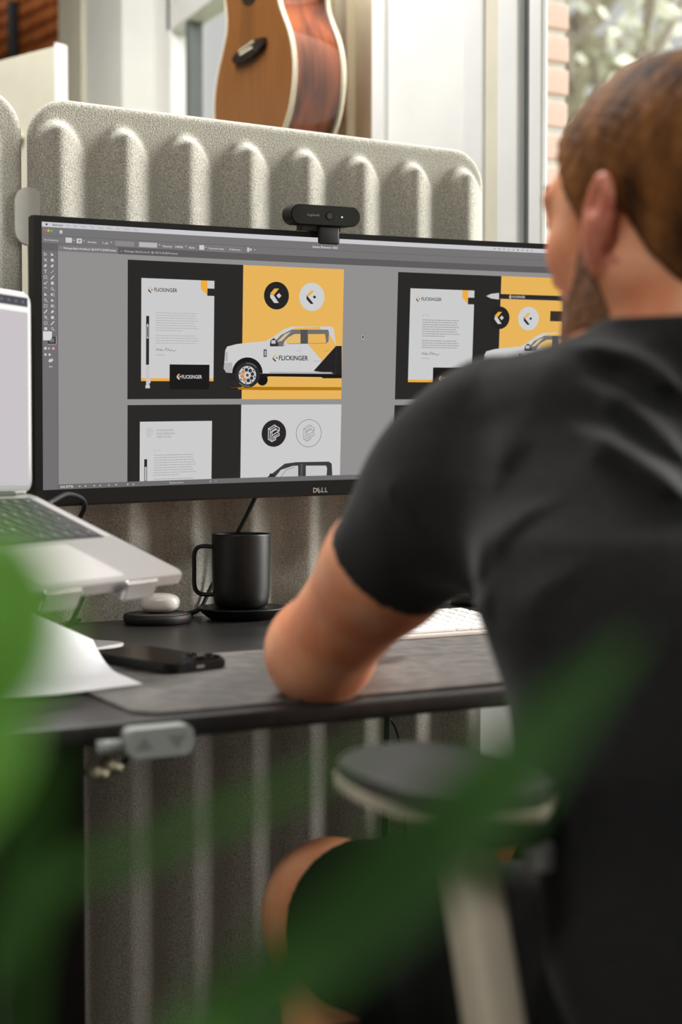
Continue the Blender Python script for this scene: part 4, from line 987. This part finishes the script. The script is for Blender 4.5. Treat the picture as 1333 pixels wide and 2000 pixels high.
# ================================================================ PERSON (smoothly blended volumes, meshed as one skin)
import openvdb
class Field:
    def __init__(s, lo, hi, vx):
        s.lo = np.array(lo, np.float32); s.vx = vx; s.n = np.ceil((np.array(hi) - np.array(lo)) / vx).astype(int) + 1
        s.a = np.full(tuple(s.n), .2, np.float32)
    def sl(s, lo, hi, pad):
        i0 = np.maximum(np.floor((np.minimum(lo, hi) - pad - s.lo) / s.vx).astype(int), 0); i1 = np.minimum(np.ceil((np.maximum(lo, hi) + pad - s.lo) / s.vx).astype(int) + 1, s.n)
        return tuple(slice(a, max(b, a)) for a, b in zip(i0, i1))
    def pts(s, S_):
        g = [s.lo[k] + np.arange(S_[k].start, S_[k].stop, dtype=np.float32) * s.vx for k in range(3)]
        return np.meshgrid(*g, indexing='ij')
    def add(s, fn, lo, hi, k=.02, pad=.05):
        S_ = s.sl(np.array(lo, float), np.array(hi, float), pad + k)
        d = fn(*s.pts(S_)); a = s.a[S_]
        if k > 0:
            h = np.clip(.5 + .5 * (d - a) / k, 0, 1); s.a[S_] = d * (1 - h) + a * h - k * h * (1 - h)
        else: s.a[S_] = np.minimum(a, d)
    def cone(s, a, b, ra, rb, k=.02): s.add(lambda X, Y, Z: cone_d(X, Y, Z, a, b, ra, rb), np.minimum(a, b) - max(ra, rb), np.maximum(a, b) + max(ra, rb), k)
    def ell(s, c, r, k=.02, R=None): s.add(lambda X, Y, Z: ell_d(X, Y, Z, c, r, R), np.array(c) - max(r), np.array(c) + max(r), k)
    def cut(s, fn): S_ = tuple(slice(0, q) for q in s.n); s.a = np.maximum(s.a, fn(*s.pts(S_)))
    def mesh(s, name, m, parent, mats=None, relax=2):
        g = openvdb.FloatGrid(.03); g.copyFromArray(np.ascontiguousarray(np.clip(s.a, -.03, .03)))
        p, q = g.convertToQuads(0.0)
        p = np.asarray(p, float) * s.vx + s.lo; q = np.asarray(q, int)
        e = np.concatenate([q[:, [0, 1]], q[:, [1, 2]], q[:, [2, 3]], q[:, [3, 0]]])
        for _ in range(relax):
            acc = np.zeros_like(p); cnt = np.zeros(len(p))
            np.add.at(acc, e[:, 0], p[e[:, 1]]); np.add.at(cnt, e[:, 0], 1); np.add.at(acc, e[:, 1], p[e[:, 0]]); np.add.at(cnt, e[:, 1], 1)
            p = .5 * p + .5 * acc / np.maximum(cnt, 1)[:, None]
        o = meshobj(name, p, q.tolist(), m, parent, True, mats=mats)
        bm = bmesh.new(); bm.from_mesh(o.data); bmesh.ops.recalc_face_normals(bm, faces=bm.faces); bm.to_mesh(o.data); bm.free()
        o.data.polygons.foreach_set('use_smooth', [True] * len(o.data.polygons))
        return o
def cone_d(X, Y, Z, a, b, ra, rb):
    a = np.array(a, np.float32); b = np.array(b, np.float32); ba = b - a; L = float(ba @ ba)
    h = np.clip(((X - a[0]) * ba[0] + (Y - a[1]) * ba[1] + (Z - a[2]) * ba[2]) / L, 0, 1)
    return np.sqrt((X - a[0] - h * ba[0]) ** 2 + (Y - a[1] - h * ba[1]) ** 2 + (Z - a[2] - h * ba[2]) ** 2) - (ra + (rb - ra) * h)
def ell_d(X, Y, Z, c, r, R=None):
    x, y, z = X - c[0], Y - c[1], Z - c[2]
    if R is not None:
        R = np.array(R); x, y, z = (R[0, 0] * x + R[1, 0] * y + R[2, 0] * z, R[0, 1] * x + R[1, 1] * y + R[2, 1] * z, R[0, 2] * x + R[1, 2] * y + R[2, 2] * z)
    k0 = np.sqrt((x / r[0]) ** 2 + (y / r[1]) ** 2 + (z / r[2]) ** 2); k1 = np.sqrt((x / r[0] ** 2) ** 2 + (y / r[1] ** 2) ** 2 + (z / r[2] ** 2) ** 2)
    return k0 * (k0 - 1) / np.maximum(k1, 1e-6)

HC = np.array([.752, -1.018, 1.160]); HA = math.radians(10); ch_, sh_ = math.cos(HA), math.sin(HA)
HR = Matrix.Rotation(HA, 3, 'Z') @ Matrix.Rotation(math.radians(-9), 3, 'X'); HRn = np.array(HR)
def hw(x, y, z): return HC + HRn @ np.array([x, y, z])
def hrot(*e): return HR @ Euler(e).to_matrix()
SL, EL, WL = np.array([.611, -.951, .948]), np.array([.592, -.740, .783]), np.array([.700, -.575, .776])
SR, ER, WR = np.array([.885, -.950, .948]), np.array([1.03, -.770, .790]), np.array([1.10, -.580, .778])

person = empty('person', (.745, -1.15, 0)); tag(person, 'person in dark T-shirt seated at the desk, seen from behind, facing the monitor', 'person')
def P0(o): o.location = tuple(-Vector((.745, -1.15, 0))); return o

B = Field((.50, -1.34, 0.0), (1.20, -.38, 1.29), .004)
# head: skull, brow, cheeks, jaw, chin, nose, lips
B.ell(hw(0, -.012, .004), (.0765, .097, .092), .0, hrot(0, 0, 0)); B.ell(hw(0, .025, -.010), (.070, .072, .075), .02, hrot(0, 0, 0))
B.ell(hw(0, .034, -.062), (.0605, .058, .062), .03, hrot(0, 0, 0)); B.ell(hw(0, .060, -.104), (.035, .030, .026), .03, hrot(0, 0, 0))
for s in (-1, 1):
    B.cone(hw(s * .056, -.002, -.070), hw(s * .030, .060, -.108), .020, .018, .03); B.ell(hw(s * .036, .079, .014), (.026, .012, .010), .012, hrot(0, 0, -s * .45)); B.ell(hw(s * .048, .062, -.035), (.018, .018, .018), .02)
    B.ell(hw(s * .032, .082, -.002), (.013, .011, .010), .006)
B.cone(hw(0, .088, .004), hw(0, .112, -.036), .008, .013, .012); B.ell(hw(0, .088, -.070), (.022, .012, .008), .01, hrot(0, 0, 0)); B.ell(hw(0, .086, -.081), (.019, .011, .006), .008, hrot(0, 0, 0))
for s in (-1, 1):
    B.ell(hw(s * .0845, .000, -.026), (.0070, .0185, .034), .006, hrot(.42, 0, s * .20)); B.ell(hw(s * .0795, .013, -.054), (.006, .009, .014), .008, hrot(0, 0, s * .3))
EH = hw(-.0925, -.001, -.014); EHR = hrot(.42, 0, -.20)
Sx = B.sl(EH, EH, .03); Xg = B.pts(Sx); B.a[Sx] = np.maximum(B.a[Sx], -ell_d(*Xg, EH, (.0080, .0095, .015), EHR))
# neck, shoulders and hidden torso
NB = np.array([.745, -1.060, .985])
B.cone(NB, hw(0, -.022, -.055), .064, .057, .025)
B.cone(NB + [0, 0, -.02], (.650, -.98, .975), .055, .045, .05); B.cone(NB + [0, 0, -.02], (.840, -.98, .975), .055, .045, .05)
B.cone((.745, -1.03, .95), (.745, -1.14, .62), .095, .095, .05); B.cone((.66, -.97, .94), (.83, -.97, .94), .06, .06, .05)
for S_, E_, W_, sg in ((SL, EL, WL, -1), (SR, ER, WR, 1)):
    ua = (E_ - S_) / np.linalg.norm(E_ - S_); fa = (W_ - E_) / np.linalg.norm(W_ - E_)
    B.cone(S_, S_ + (E_ - S_) * .5, .048, .0490, .03); B.cone(S_ + (E_ - S_) * .5, E_, .0490, .0435, .03)
    B.ell(E_ + np.array([0, -.004, -.002]), (.041, .040, .040), .02)
    B.cone(E_ + fa * .02, E_ + fa * .085, .042, .041, .03); B.cone(E_ + fa * .085, W_, .041, .027, .03)
    side = np.cross(fa, [0, 0, 1]); side /= np.linalg.norm(side)
    pc = W_ + fa * .05 + np.array([0, 0, -.004])
    Rh = Matrix((tuple(side), tuple(fa), (0, 0, 1))).transposed()
    B.ell(pc, (.040, .052, .016), .02, Rh)
    th = -sg                                          # thumb on the inner side
    inn = side * (1 if (side[0] * -sg) > 0 else -1)
    a_ = W_ + fa * .022 + inn * .028; b_ = a_ + fa * .030 + inn * .022 + np.array([0, 0, -.004]); c_ = b_ + fa * .028 + inn * .004 + np.array([0, 0, -.006])
    B.cone(a_, b_, .0115, .0100, .008); B.cone(b_, c_, .0098, .0080, .004)
    for k, (of, L1, L2, L3) in enumerate(((.027, .040, .024, .019), (.009, .044, .028, .020), (-.009, .041, .026, .019), (-.026, .033, .020, .017))):
        d1 = fa + inn * of * 2.2; d1 /= np.linalg.norm(d1)
        q0 = W_ + fa * .088 + inn * of; q1 = q0 + d1 * L1 + np.array([0, 0, .004]); q2 = q1 + d1 * L2 * .85 + np.array([0, 0, -.012]); q3 = q2 + d1 * L3 * .7 + np.array([0, 0, -.012])
        B.cone(q0 - d1 * .02, q1, .0098, .0088, .005); B.cone(q1, q2, .0088, .0078, .002); B.cone(q2, q3, .0078, .0066, .002)
# legs: seated, knees under the desk
for sg, hx, kx, axx in ((-1, .655, .630, .64), (1, .835, .880, .875)):
    hip, kn, an = np.array([hx, -1.16, .555]), np.array([kx, -.700, .530]), np.array([axx, -.74, .085])
    B.cone(hip, kn, .085, .060, .04); B.ell(kn + [0, .008, .0], (.058, .060, .060), .03); B.cone(kn + [0, .0, -.02], kn * .55 + an * .45, .056, .055, .03); B.cone(kn * .55 + an * .45, an, .054, .036, .03)
    B.cone(an + [0, -.02, -.045], an + [0, .14, -.052], .034, .028, .03)
B.cone((.655, -1.16, .57), (.835, -1.16, .57), .09, .09, .05)
B.cut(lambda X, Y, Z: .004 - Z)
body = P0(B.mesh('body', M['skin'], person, [M['skin'], M['ear']], 2))
co_ = np.empty(len(body.data.vertices) * 3); body.data.vertices.foreach_get('co', co_); co_ = co_.reshape(-1, 3)
em = [1 if min(np.linalg.norm(co_[f.vertices[0]] - hw(s * .086, 0, -.028)) for s in (-1, 1)) < .037 and abs(((co_[f.vertices[0]] - HC) @ np.array([ch_, sh_, 0]))) > .0775 else 0 for f in body.data.polygons]
body.data.polygons.foreach_set('material_index', em)

# hair and beard: thin shells over the same head
def head_shell(name, m, vx, grow, region, relax=1):
    Hf = Field(HC - .16, HC + .13, vx)
    h0 = lambda *a: None
    Hf.ell(hw(0, -.012, .004), (.0765, .097, .092), .0, hrot(0, 0, 0)); Hf.ell(hw(0, .025, -.010), (.070, .072, .075), .02, hrot(0, 0, 0))
    Hf.ell(hw(0, .034, -.062), (.0605, .058, .062), .03, hrot(0, 0, 0)); Hf.ell(hw(0, .060, -.104), (.035, .030, .026), .03, hrot(0, 0, 0))
    for s in (-1, 1): Hf.cone(hw(s * .056, -.002, -.070), hw(s * .030, .060, -.108), .020, .018, .03); Hf.ell(hw(s * .048, .062, -.035), (.018, .018, .018), .02)
    Hf.cone(NB, hw(0, -.022, -.055), .064, .057, .025)
    X, Y, Z = Hf.pts(tuple(slice(0, q) for q in Hf.n))
    dx, dy, dz = X - HC[0], Y - HC[1], Z - HC[2]; x, y, z = (HRn[0, k] * dx + HRn[1, k] * dy + HRn[2, k] * dz for k in range(3))
    nz = .0005 * (np.sin(x * 420 + 3 * np.sin(z * 160)) * np.sin(y * 390 + z * 90) + np.sin(z * 350 + x * 120) * np.sin(y * 270 - x * 330))
    g, r_ = grow(x, y, z), region(x, y, z)
    Hf.a = np.maximum(Hf.a - g - nz * np.clip(g / .004, 0, 1), r_)
    return P0(Hf.mesh(name, m, person, relax=relax))
def hair_reg(x, y, z):
    phi = np.degrees(np.arctan2(np.abs(x), y))          # 0 = face, 180 = back of the head
    zl = np.interp(phi, [0, 30, 50, 62, 72, 82, 92, 102, 112, 125, 150, 180], [.052, .055, .046, .010, -.022, -.030, -.006, -.026, -.058, -.082, -.104, -.112])
    return (zl - z) * .7
def hair_grow(x, y, z):
    t = np.clip((z + .11) / .15, 0, 1); top = np.clip((z - .02) / .07, 0, 1)
    return .0022 + .0050 * t + .0040 * top * np.clip(.5 + y / .12, .25, 1)
head_shell('hair', M['hair'], .003, hair_grow, hair_reg)
def beard_reg(x, y, z):
    phi = np.degrees(np.arctan2(np.abs(x), y)); zt = np.interp(phi, [0, 18, 30, 42, 55, 66, 74, 82, 180], [-.056, -.056, -.062, -.072, -.062, -.040, -.015, -.10, -.2])
    back = np.interp(z, [-.14, -.11, -.08, -.05, -.02], [.020, .012, .010, .012, .010]) - y
    return np.maximum(np.maximum((z - zt) * .7, back * .8), np.where((np.abs(x) < .022) & (z > -.084) & (z < -.066), .01, -.01))
head_shell('beard', M['beard'], .003, lambda x, y, z: .0030 + .0035 * np.clip((-.07 - z) / .05, 0, 1), beard_reg)
for s in (-1, 1):
    eb = meshobj('eyebrow', *(lambda V, F: (add_tube(V, F, smooth_path([hw(s * .016, .0905, .021), hw(s * .034, .089, .026), hw(s * .054, .073, .021)], 5), .0035, 8), (V, F))[1])([], []), M['beard'], person, True); P0(eb)
    V, F = [], []
    c = hw(s * .031, .0885, -.001)
    for j in range(9):
        for i in range(14):
            ph_, th_ = math.pi * j / 8, 2 * math.pi * i / 14; V.append(c + .0085 * np.array([math.sin(ph_) * math.cos(th_), math.sin(ph_) * math.sin(th_), .55 * math.cos(ph_)]))
    for j in range(8):
        for i in range(14): F.append((j * 14 + i, j * 14 + (i + 1) % 14, (j + 1) * 14 + (i + 1) % 14, (j + 1) * 14 + i))
    P0(meshobj('eye', V, F, mat('eye_white', (214, 208, 202), .2, var=.02), person, True))

# T-shirt
T = Field((.485, -1.36, .455), (1.11, -.70, 1.10), .0036)
ZT = [.44, .52, .60, .68, .76, .84, .90, .94, .968, .990, 1.015, 1.05]
TY = [-1.185, -1.185, -1.18, -1.165, -1.14, -1.105, -1.075, -1.05, -1.04, -1.045, -1.055, -1.06]
TA = [.206, .205, .204, .204, .205, .205, .194, .172, .150, .122, .092, .076]
TB = [.135, .130, .126, .124, .126, .130, .130, .120, .105, .094, .085, .078]
def torso(X, Y, Z):
    cy, a, b = np.interp(Z, ZT, TY), np.interp(Z, ZT, TA), np.interp(Z, ZT, TB)
    k = np.sqrt(((X - .745) / a) ** 2 + ((Y - cy) / b) ** 2)
    return np.maximum((k - 1) * np.minimum(a, b) * .95, Z - 1.056)
T.add(torso, (.52, -1.34, .44), (.98, -.9, 1.08), 0)
HEM = {}
for S_, E_ in ((SL, EL), (SR, ER)):
    ua = (E_ - S_) / np.linalg.norm(E_ - S_); hm = S_ + (E_ - S_) * .46; HEM[S_[0]] = (hm, ua)
    inx = .66 if S_[0] < .745 else .83
    sx = 1 if S_[0] < .745 else -1
    T.cone((.745 - sx * .10, -1.02, .985), (.745 - sx * .128, -.976, .998), .050, .030, .05)
    T.cone((inx, -1.00, .955), S_, .060, .056, .05)
    T.cone(S_, hm + ua * .03, .056, .0570, .035)
    T.cone((inx, -1.03, .90), S_ + ua * .04, .06, .052, .05)
# neck rib
T.add(lambda X, Y, Z: np.sqrt((np.sqrt((X - .745) ** 2 + ((Y + 1.058) * .98) ** 2) - .0715) ** 2 + ((Z - 1.024 - (-1.058 - Y) * .30) * .75) ** 2) - .0085, (.66, -1.15, .98), (.83, -.96, 1.07), .006)
XT, YT, ZTg = T.pts(tuple(slice(0, q) for q in T.n))
# cloth folds: ridges along lines across the upper back, from shoulder towards the spine, and around the sleeve
def fold(poly, nrm, wd_, amp, taper=True):
    poly = np.array(poly, np.float32); nrm = np.array(nrm, np.float32); nrm /= np.linalg.norm(nrm); best = np.full(XT.shape, 9., np.float32); n = len(poly) - 1
    for i in range(n):
        a, b = poly[i], poly[i + 1]; ba = b - a; ba_p = ba - nrm * (ba @ nrm); L = float(ba_p @ ba_p)
        px, py, pz = XT - a[0], YT - a[1], ZTg - a[2]; dn = px * nrm[0] + py * nrm[1] + pz * nrm[2]
        near = np.abs(dn) < .09
        px, py, pz = px - dn * nrm[0], py - dn * nrm[1], pz - dn * nrm[2]
        h = np.clip((px * ba_p[0] + py * ba_p[1] + pz * ba_p[2]) / L, 0, 1)
        d2 = np.sqrt((px - h * ba_p[0]) ** 2 + (py - h * ba_p[1]) ** 2 + (pz - h * ba_p[2]) ** 2)
        t = (i + h) / n; tap = np.clip(t / .25, 0, 1) * np.clip((1 - t) / .2, .3, 1) if taper else 1
        d2 = np.where(near, d2 + (1 - tap) * .012, 9.); best = np.minimum(best, d2)
    return amp * np.exp(-(best / wd_) ** 2)
FOLDS = [([(0.653, -1.017, 1.034), (0.667, -1.07, 1.023), (0.672, -1.131, 0.999)], (-0.55, -0.83, 0.1), 0.010, 0.015), ([(0.65, -1.05, 1.002), (0.653, -1.098, 0.982), (0.658, -1.147, 0.953)], (-0.55, -0.83, 0.1), 0.011, 0.016), ([(0.635, -1.055, 0.97), (0.64, -1.103, 0.952), (0.65, -1.156, 0.925)], (-0.55, -0.83, 0.1), 0.011, 0.019), ([(0.623, -0.967, 1.009), (0.625, -0.981, 0.973), (0.615, -0.988, 0.931)], (-0.55, -0.83, 0.1), 0.012, 0.004), ([(0.586, -0.998, 0.867), (0.6, -1.016, 0.894), (0.608, -1.065, 0.914)], (-0.55, -0.83, 0.1), 0.014, 0.005), ([(0.582, -1.008, 0.849), (0.597, -1.061, 0.853), (0.613, -1.126, 0.868)], (-0.55, -0.83, 0.1), 0.016, 0.005), ([(0.583, -0.88, 0.929), (0.599, -0.901, 0.909), (0.611, -0.942, 0.898)], (-0.55, -0.83, 0.1), 0.012, 0.004)]
for poly, nrm, wd_, amp in FOLDS: T.a = T.a - fold(poly, nrm, wd_, amp)
T.a = T.a - .0022 * np.sin(ZTg * 46 + 7 * np.sin(XT * 9 + YT * 6)) * np.sin(XT * 31 + YT * 23 + 4 * ZTg)
for hm, ua in HEM.values():
    S_ = T.sl(hm, hm, .105); X, Y, Z = T.pts(S_); al_ = (X - hm[0]) * ua[0] + (Y - hm[1]) * ua[1] + (Z - hm[2]) * ua[2]
    rad = np.sqrt(np.maximum((X - hm[0]) ** 2 + (Y - hm[1]) ** 2 + (Z - hm[2]) ** 2 - al_ ** 2, 0))
    c_ = T.a[S_]; c_ = np.where(rad < .085, np.maximum(c_, al_), c_)
    c_ = np.where(al_ > -.045, np.maximum(c_, .0520 - rad), c_); T.a[S_] = c_
T.cut(lambda X, Y, Z: -(np.sqrt((X - .745) ** 2 + ((Y + 1.058) * .98) ** 2) - .0655 + np.clip(1.0 - Z, 0, 1) * 2))
P0(T.mesh('t_shirt', M['shirt'], person, relax=2))
# shorts
Q = Field((.53, -1.33, .44), (.985, -.60, .70), .0045)
Q.cone((.655, -1.17, .56), (.835, -1.17, .56), .115, .115, .04)
for hx, kx in ((.655, .630), (.835, .878)): Q.cone((hx, -1.16, .56), (kx, -.70, .53), .098, .076, .05)
Q.a = Q.a - .003 * np.sin(Q.pts(tuple(slice(0, q) for q in Q.n))[1] * 70)
Q.cut(lambda X, Y, Z: Y + .735); Q.cut(lambda X, Y, Z: .478 - Z)
P0(Q.mesh('shorts', M['shorts'], person, relax=2))

# ================================================================ PLANT in the foreground
pl = empty('potted_plant', (.07, -1.62, 0)); tag(pl, 'tall potted plant with long green leaves close to the camera', 'plant')
def pll(p): return np.array(p, float) - np.array([.07, -1.62, 0])
lathe('pot', [(0, 0), (.10, 0), (.105, .01), (.135, .24), (.142, .25), (.142, .27), (.132, .272), (.128, .25), (0, .245)], M['terracotta'], pl, 40)
lathe('soil', [(0, .25), (.127, .25), (.127, .255), (0, .262)], M['soil'], pl, 32)
tube('stem', [pll((.07, -1.62, .25)), pll((.075, -1.615, .45)), pll((.065, -1.625, .62)), pll((.07, -1.62, .81))], [.013] * 8 + [.011] * 8 + [.008] * 9, mat('plant_stem', (96, 110, 60), .6, var=.1), pl, 12, 8)
def leaf(pts, wmax, m, facing=(-.45, -.85, .25), fold_=.18, peak=.45):
    pth = smooth_path([pll(p) for p in pts], 6); n = len(pth); V, F = [], []; fc = np.array(facing); fc /= np.linalg.norm(fc)
    for i, p in enumerate(pth):
        t = i / (n - 1); tg = pth[min(i + 1, n - 1)] - pth[max(i - 1, 0)]; tg /= np.linalg.norm(tg); sd = np.cross(tg, fc); sd /= np.linalg.norm(sd); nn = np.cross(sd, tg)
        wd_ = wmax / 2 * (max(1e-3, (t / peak) ** .7 if t < peak else (1 - ((t - peak) / (1 - peak)) ** 1.9)) * .97 + .03)
        for k in range(5):
            s = (k - 2) / 2; V.append(p + sd * wd_ * s + nn * wd_ * fold_ * abs(s) ** 1.5)
    b = len(V); V += [v - np.array(fc) * .0008 for v in V]
    for i in range(n - 1):
        for k in range(4):
            q = (i * 5 + k, i * 5 + k + 1, i * 5 + k + 6, i * 5 + k + 5); F.append(q); F.append(tuple(j + b for j in reversed(q)))
    return meshobj('leaf', V, F, m, pl, True)
leaf([(.07, -1.62, .80), (.085, -1.649, .843), (.097, -1.649, .853), (.12, -1.655, .87), (.142, -1.661, .889), (.159, -1.662, .903), (.178, -1.663, .918)], .018, M['leaf'], peak=.55)
leaf([(.07, -1.62, .78), (.02, -1.63, .83), (0.0363, -1.633, 0.8886), (0.0511, -1.6322, 0.9012), (0.0614, -1.633, 0.9137), (0.0659, -1.6308, 0.9248), (0.0659, -1.6263, 0.9352), (0.0636, -1.6204, 0.9426)], .021, M['leafbright'], facing=(-.3, -.9, .35), peak=.62)
leaf([(.07, -1.62, .79), (.076, -1.609, .862), (.1, -1.61, .875), (.128, -1.614, .884), (.153, -1.616, .894)], .006, M['leaf'])
leaf([(.07, -1.62, .77), (.064, -1.581, .831), (.076, -1.586, .857), (.084, -1.584, .877), (.09, -1.582, .892)], .012, M['leaf'])
leaf([(.07, -1.62, .75), (.035, -1.59, .84), (.051, -1.584, .865), (.068, -1.587, .879), (.079, -1.587, .891), (.083, -1.583, .898)], .012, M['leafbright'])
leaf([(.07, -1.62, .72), (.12, -1.66, .78), (.16, -1.68, .80), (.21, -1.68, .80)], .026, M['leaf'])
leaf([(.07, -1.62, .70), (.0, -1.56, .76), (-.05, -1.52, .82), (-.10, -1.48, .84)], .028, M['leaf'])

# unseen fill lights added under the ceiling, built as flat glowing panels
for k, (x_, y_) in enumerate(((-1.0, -2.2), (.45, .60))):
    lp = empty('fill_panel', (x_, y_, 3.17)); tag(lp, 'added flat fill light panel %s' % ('over the back of the room' if k == 0 else 'over the far part of the room'), 'fill light', 'added fill lights')
    box('fill_frame', (-.62, -.32, 0), (.62, .32, .03), M['white'], lp)
    box('fill_glow', (-.6, -.3, -.006), (.6, .3, .001), emit((255, 250, 240), 3.0), lp)
    ld = bpy.data.lights.new('fill_panel_light', 'AREA'); ld.shape = 'RECTANGLE'; ld.size = 1.2; ld.size_y = .6; ld.energy = (28, 66)[k]; ld.color = (1, .985, .96)
    lo_ = bpy.data.objects.new('fill_panel_light', ld); COL.objects.link(lo_); lo_.parent = lp; lo_.location = (0, 0, -.012)
